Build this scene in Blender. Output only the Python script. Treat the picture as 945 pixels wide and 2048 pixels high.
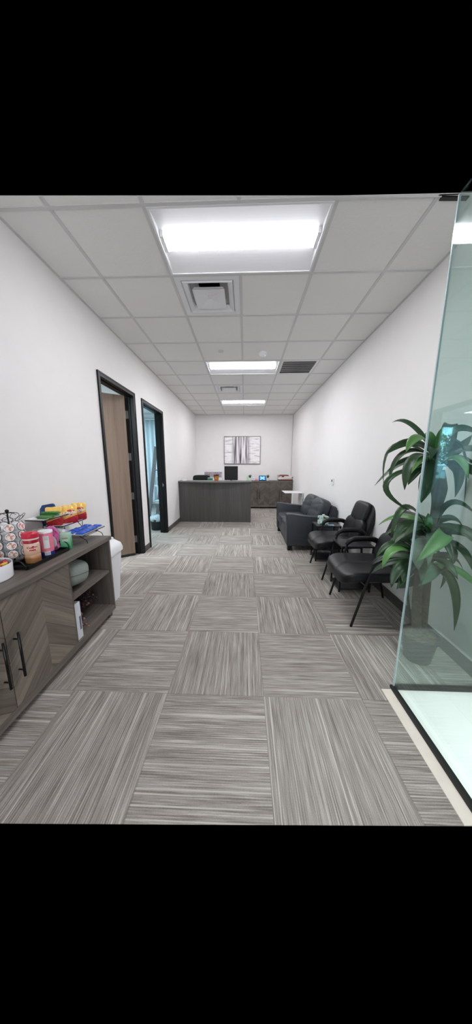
import bpy, bmesh, math, random
from mathutils import Vector, Matrix
random.seed(7)
for o in list(bpy.data.objects): bpy.data.objects.remove(o, do_unlink=True)
S = bpy.context.scene
COL = S.collection
PI = math.pi

# ---------------------------------------------------------------- camera, world, light, exposure
cam_data = bpy.data.cameras.new('camera'); cam = bpy.data.objects.new('camera', cam_data); COL.objects.link(cam)
cam_data.sensor_fit = 'HORIZONTAL'; cam_data.sensor_width = 36.0; cam_data.lens = 36.0 * 502.8 / 945.0
cam_data.shift_y = -1.5 / 945.0; cam_data.clip_start = .02; cam_data.clip_end = 100
cr = Vector((.99941, .034288, .002082)); cu = Vector((-.008266, .181208, .98341)); cf = Vector((-.033342, .982847, -.181384))
M = Matrix((cr, cu, -cf)).transposed().to_4x4(); M.translation = Vector((0, 0, 1.433)); cam.matrix_world = M
S.camera = cam
w = bpy.data.worlds.new('world'); S.world = w; w.use_nodes = True
w.node_tree.nodes['Background'].inputs[0].default_value = (0, 0, 0, 1); w.node_tree.nodes['Background'].inputs[1].default_value = 0
S.view_settings.view_transform = 'Standard'; S.view_settings.look = 'None'; S.view_settings.gamma = 1
S.view_settings.use_curve_mapping = False; S.view_settings.exposure = 1.86
LAMP = 20.0

def area(name, loc, rot, sx, sy, power, col):
    l = bpy.data.lights.new(name, 'AREA'); l.shape = 'RECTANGLE'; l.size = sx; l.size_y = sy; l.energy = power; l.color = col
    o = bpy.data.objects.new(name, l); o.location = loc; o.rotation_euler = rot; COL.objects.link(o); return o
# daylight through the glazed shop front behind the photographer
area('storefront_daylight', (.3, -1.6, 1.65), (math.radians(90), 0, 0), 2.8, 2.4, 22, (.94, .97, 1.0))
# daylight inside the two side offices
# fill light added over the glazed entry vestibule to brighten its tile floor
area('vestibule_fill', (1.28, .55, 2.7), (0, 0, 0),   .4, .4, 4.5, (.98, .99, 1.0)).data.spread = math.radians(75)
area('office_daylight', (-3.6, 5.4, 2.6), (0, 0, 0), 1.2, 1.6, 20, (.66, .89, .98))
area('office_daylight', (-3.0, 2.4, 2.6), (0, 0, 0), 1.2, 1.0, 26, (.88, .96, 1.0))

# ---------------------------------------------------------------- dimensions
H = 3.05; XL = -1.653; XR = 1.58; YB = 8.726; XD = -.049; YC = 1.284; T = .6096

# ---------------------------------------------------------------- material helpers
def lin(c):
    return tuple((v / 255 / 12.92 if v / 255 <= .04045 else ((v / 255 + .055) / 1.055) ** 2.4) for v in c) + (1,)
class NT:
    def __init__(s, name):
        s.m = bpy.data.materials.new(name); s.m.use_nodes = True; s.t = s.m.node_tree
        s.b = s.t.nodes['Principled BSDF']; s.out = s.t.nodes['Material Output']
    def n(s, typ, ins=None, **kw):
        x = s.t.nodes.new('ShaderNode' + typ)
        for k, v in kw.items(): setattr(x, k, v)
        for k, v in (ins or {}).items(): s.set(x.inputs[k], v)
        return x
    def set(s, sock, v):
        if hasattr(v, 'is_output'): s.t.links.new(v, sock)
        elif hasattr(v, 'outputs'): s.t.links.new(v.outputs[0], sock)
        else: sock.default_value = v
    def math(s, op, a, b=0.0, c=None):
        x = s.n('Math', operation=op); s.set(x.inputs[0], a); s.set(x.inputs[1], b)
        if c is not None: s.set(x.inputs[2], c)
        return x.outputs[0]
    def mix(s, f, a, b, mode='MIX'):
        x = s.n('Mix', data_type='RGBA', blend_type=mode)
        s.set(x.inputs[0], f); s.set(x.inputs[6], a); s.set(x.inputs[7], b); return x.outputs[2]
    def coord(s, which='Object'):
        return s.n('TexCoord').outputs[which]
    def xyz(s, v):
        x = s.n('SeparateXYZ', {0: v}); return x.outputs[0], x.outputs[1], x.outputs[2]
    def vec(s, a, b, c=0.0):
        return s.n('CombineXYZ', {0: a, 1: b, 2: c}).outputs[0]
    def noise(s, v, scale=1.0, detail=2.0, rough=.5):
        return s.n('TexNoise', {'Vector': v, 'Scale': scale, 'Detail': detail, 'Roughness': rough}).outputs[0]
    def ramp(s, f, stops):
        x = s.n('ValToRGB', {0: f}); e = x.color_ramp.elements
        e[0].position, e[0].color = stops[0]; e[1].position, e[1].color = stops[-1]
        for p, c in stops[1:-1]: k = e.new(p); k.color = c
        return x.outputs[0]
    def bump(s, h, strength=.3, dist=.01):
        s.set(s.b.inputs['Normal'], s.n('Bump', {'Height': h, 'Strength': strength, 'Distance': dist}).outputs[0])
    def base(s, c): s.set(s.b.inputs['Base Color'], c)
def simple(name, c, rough=.5, metal=0.0, noise=0.0, nscale=30, bump=0.0, coat=0.0, spec=.5, trans=0.0):
    k = NT(name); c4 = lin(c)
    k.b.inputs['Roughness'].default_value = rough; k.b.inputs['Metallic'].default_value = metal
    k.b.inputs['Specular IOR Level'].default_value = spec
    if coat: k.b.inputs['Coat Weight'].default_value = coat
    if trans: k.b.inputs['Transmission Weight'].default_value = trans
    v = k.coord(); nz = k.noise(v, nscale, 3)
    if noise:
        d = tuple(x * (1 - noise) for x in c4[:3]) + (1,); e = tuple(min(1, x * (1 + noise)) for x in c4[:3]) + (1,)
        k.base(k.ramp(nz, [(.3, d), (.7, e)]))
    else: k.base(c4)
    if bump: k.bump(nz, bump, .004)
    return k.m

def wood_mat(name, dark, mid, light, axis='z', chevron=None):
    """streaky laminate; chevron=(half width, plank) gives mirrored slanting planks in local x,z"""
    k = NT(name); x, y, z = k.xyz(k.coord())
    if chevron:
        hw, pl = chevron
        d = k.math('ABSOLUTE', k.math('SUBTRACT', x, hw))
        v = k.math('ADD', z, k.math('MULTIPLY', d, .85))
        q = k.math('DIVIDE', v, pl); idx = k.math('FLOOR', q); fr = k.math('FRACT', q)
        side = k.math('GREATER_THAN', x, hw)
        idn = k.math('ADD', idx, k.math('MULTIPLY', side, 17.3))
        rnd = k.n('TexWhiteNoise', {'W': idn}, noise_dimensions='1D').outputs[0]
        g = k.noise(k.vec(k.math('MULTIPLY', v, 55.0), k.math('MULTIPLY', d, 3.0), idn), 1.0, 4, .6)
        g2 = k.noise(k.vec(k.math('MULTIPLY', v, 14.0), k.math('MULTIPLY', d, 1.5), idn), 1.0, 2)
        f = k.math('ADD', k.math('ADD', k.math('MULTIPLY', g, .5), k.math('MULTIPLY', g2, .35)), k.math('MULTIPLY', rnd, .16))
        col = k.ramp(f, [(.30, lin(dark)), (.5, lin(mid)), (.72, lin(light))])
        seam = k.math('LESS_THAN', fr, .03)
        col = k.mix(k.math('MULTIPLY', seam, .6), col, lin([c * .45 for c in dark]))
        k.base(col); k.bump(k.math('SUBTRACT', g, k.math('MULTIPLY', seam, .8)), .25, .003)
    else:
        sc = {'x': (2, 40, 40), 'y': (40, 2, 40), 'z': (40, 40, 1.6)}[axis]
        mp = k.vec(k.math('MULTIPLY', x, float(sc[0])), k.math('MULTIPLY', y, float(sc[1])), k.math('MULTIPLY', z, float(sc[2])))
        g = k.noise(mp, 1.0, 4, .65)
        g2 = k.noise(mp, .22, 2)
        f = k.math('ADD', k.math('MULTIPLY', g, .6), k.math('MULTIPLY', g2, .4))
        k.base(k.ramp(f, [(.32, lin(dark)), (.5, lin(mid)), (.68, lin(light))])); k.bump(g, .15, .002)
    k.b.inputs['Roughness'].default_value = .48
    return k.m

def carpet_mat():
    k = NT('carpet_tiles'); X, Y, Z = k.xyz(k.coord()); s = .6104
    u = k.math('DIVIDE', k.math('SUBTRACT', X, .1294), s); v = k.math('DIVIDE', k.math('SUBTRACT', Y, .738), s)
    i = k.math('FLOOR', u); j = k.math('FLOOR', v)
    par = k.math('GREATER_THAN', k.math('FRACT', k.math('MULTIPLY', k.math('ADD', i, j), .5)), .25)   # 1 = stripes along X
    fu = k.math('FRACT', u); fv = k.math('FRACT', v)
    def sel(a, b): return k.math('ADD', k.math('MULTIPLY', par, a), k.math('MULTIPLY', k.math('SUBTRACT', 1.0, par), b))
    ac = sel(fv, fu); al = sel(fu, fv)
    tid = k.math('ADD', k.math('MULTIPLY', i, 3.7), k.math('MULTIPLY', j, 7.9))
    n1 = k.noise(k.vec(k.math('MULTIPLY', ac, 105.0), k.math('MULTIPLY', al, 3.2), tid), 1.0, 2, .6)
    n2 = k.noise(k.vec(k.math('MULTIPLY', ac, 34.0), k.math('MULTIPLY', al, 1.0), k.math('ADD', tid, 4.0)), 1.0, 2, .5)
    n3 = k.noise(k.vec(k.math('MULTIPLY', ac, 44.0), k.math('MULTIPLY', al, .35), k.math('ADD', tid, 9.0)), 1.0, 0, .5)
    fib = k.noise(k.vec(k.math('MULTIPLY', ac, 200.0), k.math('MULTIPLY', al, 160.0), tid), 1.0, 1)
    rid = k.math('SINE', k.math('MULTIPLY', ac, 2 * PI * 58))
    f = k.math('ADD', k.math('ADD', k.math('MULTIPLY', n1, .52), k.math('MULTIPLY', n2, .34)), k.math('MULTIPLY', fib, .14))
    f = k.math('ADD', f, k.math('MULTIPLY', rid, .04))
    f = k.math('ADD', f, k.math('MULTIPLY', k.math('SUBTRACT', k.n('TexWhiteNoise', {'W': tid}, noise_dimensions='1D').outputs[0], .5), .03))
    c = k.ramp(f, [(.34, lin((114, 107, 101))), (.45, lin((144, 137, 131))), (.55, lin((165, 158, 152))), (.66, lin((196, 190, 184)))])
    c = k.mix(k.math('MULTIPLY', k.n('MapRange', {0: n3, 1: .68, 2: .74}).outputs[0], .65), c, lin((212, 207, 202)))
    seam = k.math('MAXIMUM', k.math('LESS_THAN', fu, .006), k.math('LESS_THAN', fv, .006))
    c = k.mix(k.math('MULTIPLY', seam, .35), c, lin((90, 84, 80)))
    k.base(c); k.b.inputs['Roughness'].default_value = .95; k.b.inputs['Specular IOR Level'].default_value = .1
    k.bump(k.math('ADD', n1, k.math('MULTIPLY', rid, .2)), .5, .004)
    return k.m

def glass_mat(name, tint, ior=1.5):
    k = NT(name); k.t.nodes.remove(k.b)
    tr = k.n('BsdfTransparent', {0: tint}); gl = k.n('BsdfGlossy', {0: (.92, .98, .97, 1), 'Roughness': 0.0})
    fc = k.n('LayerWeight', {'Blend': .5}).outputs['Facing']; fr = k.math('ADD', .045, k.math('MULTIPLY', k.math('POWER', fc, 4.0), .9)); mx = k.n('MixShader', {0: fr, 1: tr, 2: gl}); k.set(k.out.inputs[0], mx); return k.m
def emit_mat(name, col, strength):
    k = NT(name); k.t.nodes.remove(k.b)
    e = k.n('Emission', {0: col, 1: strength}); k.set(k.out.inputs[0], e); return k.m
def leather_mat(name, c, rough=.38):
    k = NT(name); v = k.coord()
    n = k.n('TexVoronoi', {'Vector': v, 'Scale': 260.0}).outputs[0]; w2 = k.noise(v, 9.0, 3)
    k.base(k.mix(w2, lin([x * .9 for x in c]), lin([min(255, x * 1.1) for x in c])))
    k.b.inputs['Roughness'].default_value = rough; k.b.inputs['Specular IOR Level'].default_value = .34
    k.bump(k.math('ADD', k.math('MULTIPLY', n, .15), w2), .25, .006); return k.m
def ceil_mat():
    k = NT('acoustic_tile'); v = k.coord(); n = k.noise(v, 160.0, 3, .7); n2 = k.noise(v, 30.0, 2)
    k.base(k.mix(n, lin((224, 223, 221)), lin((235, 234, 232)))); k.b.inputs['Roughness'].default_value = .95
    k.bump(k.math('ADD', n, n2), .3, .003); return k.m
def art_mat():
    k = NT('abstract_canvas'); X, Y, Z = k.xyz(k.coord())      # local x 0..1.22, z 0..0.90
    vs = k.noise(k.vec(k.math('MULTIPLY', X, 19.0), 0.0, k.math('MULTIPLY', Z, 1.1)), 1.0, 2, .5)
    hs = k.noise(k.vec(k.math('MULTIPLY', X, 3.2), 5.0, k.math('MULTIPLY', Z, 22.0)), 1.0, 4, .6)
    cen = k.math('ABSOLUTE', k.math('SUBTRACT', X, .57))
    m = k.n('MapRange', {0: cen, 1: .22, 2: .34}).outputs[0]
    cv = k.ramp(vs, [(.30, lin((70, 66, 72))), (.42, lin((140, 132, 138))), (.52, lin((205, 198, 204))), (.62, lin((236, 232, 236)))])
    ch = k.ramp(hs, [(.22, lin((110, 104, 110))), (.36, lin((186, 179, 183))), (.45, lin((234, 230, 232))), (.6, lin((246, 244, 245)))])
    k.base(k.mix(m, cv, ch)); k.b.inputs['Roughness'].default_value = .7; k.bump(vs, .3, .003); return k.m

MT = dict(
    wall=simple('wall_paint', (238, 235, 234), .75, noise=.01, nscale=6, bump=.04),
    office_wall=simple('office_paint', (222, 228, 230), .8),
    ceiling=ceil_mat(), grid=simple('ceiling_grid_white', (202, 201, 200), .5),
    carpet=carpet_mat(), tile=simple('white_floor_tile', (226, 228, 224), .25, noise=.02, nscale=3),
    stone=simple('beige_stone', (243, 235, 222), .4, noise=.04, nscale=14),
    base=simple('dark_vinyl_base', (84, 80, 78), .5), black=simple('black_paint', (13, 13, 14), .42, spec=.3),
    blackmetal=simple('black_metal', (20, 20, 22), .35, .3), rubber=simple('black_rubber', (22, 26, 24), .6),
    steel=simple('brushed_steel', (150, 150, 150), .35, .6), white=simple('white_metal', (226, 226, 228), .45),
    whitep=simple('white_plastic', (242, 243, 246), .35), ceramic=simple('white_ceramic', (238, 238, 242), .2, coat=.3),
    lamp=emit_mat('lamp_lens', (.96, .97, 1, 1), LAMP), lamp2=emit_mat('lamp_lens_middle', (.96, .97, 1, 1), LAMP * 1.3), lamp3=emit_mat('lamp_lens_far', (.97, .97, 1, 1), LAMP * 1.25),
    leafdoor=wood_mat('door_veneer', (116, 96, 82), (132, 111, 96), (144, 123, 107), 'z'),
    wood=wood_mat('greybrown_wood', (80, 73, 68), (108, 100, 94), (132, 123, 116), 'x'),
    woodin=wood_mat('greybrown_wood_upright', (66, 60, 57), (88, 81, 77), (108, 101, 95), 'z'),
    chev=wood_mat('chevron_planks', (88, 80, 71), (117, 108, 98), (146, 137, 125), 'x', (.26, .15)),
    desk=wood_mat('grey_laminate', (62, 60, 58), (72, 70, 68), (84, 81, 79), 'z'),
    desktop=simple('desk_top_laminate', (112, 110, 108), .35, noise=.05),
    sofa=leather_mat('charcoal_leather', (54, 57, 62), .42), leather=leather_mat('black_leather', (17, 16, 19), .40),
    glass=glass_mat('green_glass', (.895, .95, .935, 1)), edge=simple('glass_edge', (206, 222, 228), .15, spec=.8, coat=.5),
    art=art_mat(), frame=simple('grey_brown_frame', (112, 104, 102), .5),
    pot=simple('black_plastic_pot', (26, 24, 25), .5), soil=simple('moss_soil', (92, 84, 66), .95, noise=.4, nscale=60, bump=.8),
    bark=simple('dracaena_bark', (86, 78, 66), .8, noise=.3, nscale=40, bump=.6),
    red=simple('red_plastic', (206, 40, 66), .35), pink=simple('pink_print', (226, 108, 150), .4, noise=.18, nscale=40),
    blue=simple('blue_foil', (38, 92, 196), .3, noise=.35, nscale=60, bump=.5), navy=simple('navy_foil', (36, 58, 104), .35, noise=.25, nscale=40, bump=.4),
    green=simple('green_foil', (66, 122, 56), .35, noise=.3, nscale=50, bump=.4), yellow=simple('yellow_foil', (246, 198, 96), .35, noise=.06, nscale=30, bump=.3),
    redfoil=simple('red_foil', (186, 30, 40), .35, noise=.2, nscale=60, bump=.3),
    cushion=simple('sage_fabric', (138, 146, 140), .9, noise=.06, nscale=80),
    curtain=simple('pale_blue_curtain', (188, 204, 212), .85), ladder=simple('grey_ladder_wood', (112, 112, 114), .6, noise=.1),
)
def leaf_mat(name, c, c2):
    k = NT(name); v = k.coord(); n = k.noise(v, 14.0, 2)
    k.base(k.mix(n, lin(c), lin(c2))); k.b.inputs['Roughness'].default_value = .42
    k.b.inputs['Subsurface Weight'].default_value = 0.0; return k.m
MT['leaf0'] = leaf_mat('leaf_dark', (34, 56, 36), (58, 88, 54)); MT['leaf1'] = leaf_mat('leaf_bright', (78, 124, 66), (104, 150, 84)); MT['leaf2'] = leaf_mat('leaf_pale', (92, 116, 98), (120, 142, 122))

# ---------------------------------------------------------------- mesh helpers
def obj(name, bm, mat, parent=None, smooth=False, label=None):
    me = bpy.data.meshes.new(name); bmesh.ops.recalc_face_normals(bm, faces=bm.faces) if not getattr(bm, 'keep', False) else None
    bm.to_mesh(me); bm.free()
    for m in (mat if isinstance(mat, (list, tuple)) else [mat]): me.materials.append(MT[m] if isinstance(m, str) else m)
    if smooth:
        for f in me.polygons: f.use_smooth = True
    o = bpy.data.objects.new(name, me); COL.objects.link(o)
    if smooth == 'auto':
        me.set_sharp_from_angle(angle=math.radians(40))
    if parent: o.parent = parent
    if label: o['label'] = label
    return o
def thing(name, label, cat, loc=(0, 0, 0), rot=0.0, group=None):
    o = bpy.data.objects.new(name, None); COL.objects.link(o); o.location = loc
    o.rotation_euler = rot if isinstance(rot, (tuple, list)) else (0, 0, rot)
    o.empty_display_size = .1; o['label'] = label; o['category'] = cat
    if group: o['group'] = group
    return o
def tag(o, label, cat, group=None, loc=None):
    o['label'] = label; o['category'] = cat
    if group: o['group'] = group
    if loc: o.location = loc
    return o
def struct(name, bm, mat, parent=None, smooth=False):
    o = obj(name, bm, mat, parent, smooth)
    if not parent: o['kind'] = 'structure'
    return o
def dup(root, loc=None, rot=None, label=None, group=None):
    r = root.copy(); COL.objects.link(r)
    if loc is not None: r.location = loc
    if rot is not None: r.rotation_euler = rot
    if label: r['label'] = label
    if group: r['group'] = group
    for ch in list(root.children):
        c = ch.copy(); COL.objects.link(c); c.parent = r
        for g in ch.children:
            d = g.copy(); COL.objects.link(d); d.parent = c
    return r
def B(): return bmesh.new()
def box(bm, x0, x1, y0, y1, z0, z1, bev=0.0, mi=0):
    r = bmesh.ops.create_cube(bm, size=1); vs = r['verts']
    for v in vs: v.co = Vector((x0 + (v.co.x + .5) * (x1 - x0), y0 + (v.co.y + .5) * (y1 - y0), z0 + (v.co.z + .5) * (z1 - z0)))
    fs = {f for v in vs for f in v.link_faces}
    for f in fs: f.material_index = mi
    if bev:
        es = list({e for v in vs for e in v.link_edges})
        bmesh.ops.bevel(bm, geom=es, offset=bev, segments=2, profile=.6, affect='EDGES')
    return bm
def obox(bm, c, size, rot, bev=0.0, mi=0):
    n0 = len(bm.verts); sx, sy, sz = size
    box(bm, -sx / 2, sx / 2, -sy / 2, sy / 2, -sz / 2, sz / 2, bev, mi)
    bm.verts.ensure_lookup_table(); vs = bm.verts[n0:]
    bmesh.ops.transform(bm, matrix=Matrix.Translation(c) @ rot.to_4x4(), verts=vs); return bm
def xf(bm, mat, n0=0):
    bm.verts.ensure_lookup_table(); bmesh.ops.transform(bm, matrix=mat, verts=bm.verts[n0:]); return bm
def lathe(bm, prof, seg=32, c=(0, 0, 0), cap=True, sx=1.0, sy=1.0, mi=0):
    rings = []
    for r, z in prof:
        rings.append([bm.verts.new((c[0] + r * sx * math.cos(2 * PI * k / seg), c[1] + r * sy * math.sin(2 * PI * k / seg), c[2] + z)) for k in range(seg)])
    for a, b in zip(rings, rings[1:]):
        for k in range(seg):
            f = bm.faces.new((a[k], a[(k + 1) % seg], b[(k + 1) % seg], b[k])); f.material_index = mi
    if cap:
        f = bm.faces.new(rings[0][::-1]); f.material_index = mi
        f = bm.faces.new(rings[-1]); f.material_index = mi
    return bm
def catmull(pts, n=6):
    P = [Vector(p) for p in pts]
    if len(P) < 3: return P
    P = [P[0] * 2 - P[1]] + P + [P[-1] * 2 - P[-2]]; o = []
    for i in range(1, len(P) - 2):
        for k in range(n):
            t = k / n; a, b, c, d = P[i - 1:i + 3]
            o.append(.5 * ((2 * b) + (c - a) * t + (2 * a - 5 * b + 4 * c - d) * t * t + (3 * b - a - 3 * c + d) * t ** 3))
    o.append(P[-2]); return o
def tube(bm, pts, r, seg=10, smooth=0, closed=False, mi=0):
    P = catmull(pts, smooth) if smooth else [Vector(p) for p in pts]
    n = len(P); rings = []; up = None
    R_ = r if isinstance(r, (list, tuple)) else None
    for i in range(n):
        if closed: t = (P[(i + 1) % n] - P[i - 1])
        else: t = P[min(i + 1, n - 1)] - P[max(i - 1, 0)]
        t.normalize()
        if up is None: up = Vector((0, 0, 1)) if abs(t.z) < .9 else Vector((1, 0, 0))
        a = t.cross(up).normalized(); up = a.cross(t).normalized()
        rr = r
        if R_:
            q = i / (n - 1) * (len(R_) - 1); k = min(int(q), len(R_) - 2); rr = R_[k] + (R_[k + 1] - R_[k]) * (q - k)
        rings.append([bm.verts.new(P[i] + (a * math.cos(2 * PI * k / seg) + up * math.sin(2 * PI * k / seg)) * rr) for k in range(seg)])
    prs = list(zip(rings, rings[1:])) + ([(rings[-1], rings[0])] if closed else [])
    for a, b in prs:
        for k in range(seg):
            f = bm.faces.new((a[k], a[(k + 1) % seg], b[(k + 1) % seg], b[k])); f.material_index = mi
    if not closed:
        bm.faces.new(rings[0][::-1]); bm.faces.new(rings[-1])
    return bm
def cushion(bm, c, size, p=(5, 5, 5), n=12, rot=None, fn=None):
    """superellipsoid cushion: puffy box of given full size"""
    n0 = len(bm.verts); g = {}
    def vert(a, b, d):
        key = (round(a, 5), round(b, 5), round(d, 5))
        if key not in g:
            pw = p[0] if isinstance(p, (list, tuple)) else p
            l = (abs(a) ** pw + abs(b) ** pw + abs(d) ** pw) ** (1 / pw)
            co = Vector((a / l * size[0] / 2, b / l * size[1] / 2, d / l * size[2] / 2))
            if fn: co = fn(co)
            g[key] = bm.verts.new(co)
        return g[key]
    tt = [math.sin((-1 + 2 * i / n) * PI / 2 * .999) / math.sin(PI / 2 * .999) for i in range(n + 1)]
    tt = [(-1 + 2 * i / n) * .45 + t * .55 for i, t in enumerate(tt)]
    for ax in range(3):
        for s in (-1, 1):
            for i in range(n):
                for j in range(n):
                    q = []
                    for a, b in ((tt[i], tt[j]), (tt[i + 1], tt[j]), (tt[i + 1], tt[j + 1]), (tt[i], tt[j + 1])):
                        v = [0, 0, 0]; v[ax] = s; v[(ax + 1) % 3] = a; v[(ax + 2) % 3] = b; q.append(vert(*v))
                    if s < 0: q.reverse()
                    bm.faces.new(q)
    m = Matrix.Translation(c) @ (rot.to_4x4() if rot else Matrix())
    bm.verts.ensure_lookup_table(); bmesh.ops.transform(bm, matrix=m, verts=bm.verts[n0:]); return bm
def prism(bm, poly, z0, z1, axis='z', mi=0):
    def P(a, b, c): return {'z': (a, b, c), 'y': (a, c, b), 'x': (c, a, b)}[axis]
    lo = [bm.verts.new(P(a, b, z0)) for a, b in poly]; hi = [bm.verts.new(P(a, b, z1)) for a, b in poly]
    n = len(poly); fs = [bm.faces.new(lo[::-1]), bm.faces.new(hi)]
    for i in range(n): fs.append(bm.faces.new((lo[i], lo[(i + 1) % n], hi[(i + 1) % n], hi[i])))
    for f in fs: f.material_index = mi
    return bm
def text(body, size, mat, parent, loc, rot, name='lettering', depth=.0006, bold=0.0, label=None):
    c = bpy.data.curves.new(name, 'FONT'); c.body = body; c.size = size; c.extrude = depth; c.align_x = 'CENTER'; c.align_y = 'CENTER'; c.offset = bold
    t = bpy.data.objects.new('tmp', c); COL.objects.link(t); bpy.context.view_layer.update()
    me = bpy.data.meshes.new_from_object(t.evaluated_get(bpy.context.evaluated_depsgraph_get())); bpy.data.objects.remove(t, do_unlink=True)
    me.materials.clear(); me.materials.append(MT[mat] if isinstance(mat, str) else mat)
    o = bpy.data.objects.new(name, me); COL.objects.link(o); o.parent = parent; o.location = loc; o.rotation_euler = rot
    if label: o['label'] = label
    return o
def Rz(a): return Matrix.Rotation(a, 3, 'Z')
def Ry(a): return Matrix.Rotation(a, 3, 'Y')
def Rx(a): return Matrix.Rotation(a, 3, 'X')

# ================================================================= STRUCTURE
bm = B(); prism(bm, [(-4.6, .62), (XL - .15, .715), (.945, .801), (.945, 1.42), (.905, 1.42), (.905, 1.42), (.905, YB), (-4.6, YB)], -.04, 0)
bm.free(); bm = B()
# carpet: main slab + strip right of the stone threshold (beyond the glass corner)
prism(bm, [(-4.6, .628), (-.975, .741), (.9, .800), (.9, 1.43), (1.72, 1.43), (1.72, YB + .1), (-4.6, YB + .1)], -.002, 0)
struct('floor', bm, 'carpet')
bm = B(); prism(bm, [(.9, .800), (.985, .803), (.985, 1.43), (.9, 1.43)], -.002, .003); struct('trim_1', bm, 'stone')
bm = B()
for x0, x1 in ((.986, 1.285), (1.289, 1.72)):
    for y0, y1 in ((.805, 1.095), (1.099, 1.43)): box(bm, x0, x1, y0, y1, -.001, .002)
box(bm, .986, 1.72, .81, 1.43, -.002, .0008)
struct('floor', bm, simple('pale_tile', (236, 238, 235), .3, noise=.015, nscale=3))
# walls
WT = .127; x0, x1 = XL - WT, XL
bm = B(); D1 = (2.99, 3.89, 2.44); D2 = (4.205, 5.18, 2.44)
box(bm, x0, x1, -.2, D1[0], 0, H); box(bm, x0, x1, D1[0], D1[1], D1[2], H); box(bm, x0, x1, D1[1], D2[0], 0, H)
box(bm, x0, x1, D2[0], D2[1], D2[2], H); box(bm, x0, x1, D2[1], YB, 0, H); struct('wall_left', bm, 'wall')
bm = B(); box(bm, XR, XR + .12, 1.45, YB, 0, H); struct('wall_right', bm, 'wall')
bm = B(); box(bm, x0, XR + .12, YB, YB + .12, 0, H); struct('wall_back', bm, 'wall')
# side offices
bm = B(); box(bm, -4.6, -4.5, .8, 7.1, 0, 2.76); box(bm, -4.5, x0, 7.0, 7.1, 0, 2.76); box(bm, -4.5, x0, 4.02, 4.1, 0, 2.76); box(bm, -4.5, x0, .8, .9, 0, 2.76)
struct('wall_office', bm, 'office_wall')
bm = B(); box(bm, -4.6, x0, .8, 7.1, 2.76, 2.82); struct('ceiling', bm, 'office_wall')
# street front behind the photographer, added to block the sky light, with one opening onto the car park (seen mirrored in the glass panel)
bm = B(); wx0, wx1, wz0, wz1 = 3.73, 3.99, 1.17, 2.15
box(bm, -1.8, wx0, -2.3, -2.2, 0, 5.6); box(bm, wx1, 9, -2.3, -2.2, 0, 5.6); box(bm, wx0, wx1, -2.3, -2.2, 0, wz0); box(bm, wx0, wx1, -2.3, -2.2, wz1, 5.6)
struct('wall_front_blocker', bm, simple('dark_storefront', (60, 62, 64), .6))
bm = B(); box(bm, 30, 72, -62, -30, -.56, -.5); struct('floor', bm, simple('asphalt', (176, 180, 182), .8, noise=.1, nscale=3))
bm = B(); box(bm, 28, 75, -64, -63.5, -.5, 9); box(bm, 30, 72, -64, -32, 9, 9.2); o = struct('sky', bm, emit_mat('overcast_sky', lin((150, 215, 240)), 4.5))
# ceiling tiles, grid
cells = []; skip = set()
ys = [1.817] + [YC + T * j for j in range(1, 13)] + [YB]
for j in (1, 5, 9): skip |= {(-1, j), (0, j)}
skip |= {(-1, 2), (-1, 7), (1, 5)}
bm = B()
def ycut(x): return 1.817 + (x + 1.517) * (1.909 - 1.817) / (1.374 + 1.517)
for i in range(-3, 3):
    for j in range(0, 13):
        if (i, j) in skip: continue
        a, b = max(XL, XD + T * i), min(XR, XD + T * (i + 1)); c, d = YC + T * j, min(YB, YC + T * (j + 1))
        if b <= a or d <= c: continue
        if j == 0:
            prism(bm, [(a, ycut(a)), (b, ycut(b)), (b, d), (a, d)] if ycut(b) < d else [(a, ycut(a)), (XD + T * 2.6, d), (a, d)], H + .003, H + .005)
        elif j == 1 and i == 2: prism(bm, [(a, c), (1.3, c), (b, ycut(b)), (b, d), (a, d)], H + .003, H + .005)
        else: box(bm, a, b, c, d, H + .003, H + .005)
struct('ceiling', bm, 'ceiling')
bm = B(); g = .0125
for i in range(-2, 3):
    if i == 0:
        y0 = YC + 2 * T
        for y1, y2 in ((YC + 5 * T, YC + 6 * T), (YC + 9 * T, YC + 10 * T), (YB, YB)): box(bm, -g + XD, g + XD, y0, y1, H - .002, H + .0045); y0 = y2
        box(bm, XD - g, XD + g, ycut(XD) + .002, YC + T, H - .002, H + .0045); continue
    box(bm, XD + T * i - g, XD + T * i + g, ycut(XD + T * i) + .002, YB, H - .002, H + .0045)
prism(bm, [(XL, YC + T - g), (.478, YC + T - g), (1.264, YC + T + g), (XL, YC + T + g)], H - .0025, H + .0045)
for j in range(2, 13): box(bm, XL, XR, YC + T * j - g, YC + T * j + g, H - .0025, H + .0045)
box(bm, XL, XL + .018, 1.85, YB, H - .003, H + .004); box(bm, XR - .018, XR, 1.95, YB, H - .003, H + .004); box(bm, XL, XR, YB - .018, YB, H - .003, H + .004)
struct('trim_2', bm, 'grid')
# baseboards
def bb(name, x0, x1, y0, y1):
    bm = B(); box(bm, x0, x1, y0, y1, 0, .1, .002); struct(name, bm, 'base')
bb('baseboard_left', XL, XL + .01, .8, 2.96); bb('baseboard_left', XL, XL + .01, 3.922, 4.172); bb('baseboard_left', XL, XL + .01, 5.212, YB)
bb('baseboard_right', XR - .01, XR, 1.45, YB - .01); bb('baseboard_back', XL + .01, XR - .01, YB - .01, YB)
bm = B(); box(bm, XR - .006, XR, YB - .012, YB - .002, .1, H - .004); struct('corner_shadow_strip', bm, 'frame')  # grey strip painting in the thin shadow line of the back right corner

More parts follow.
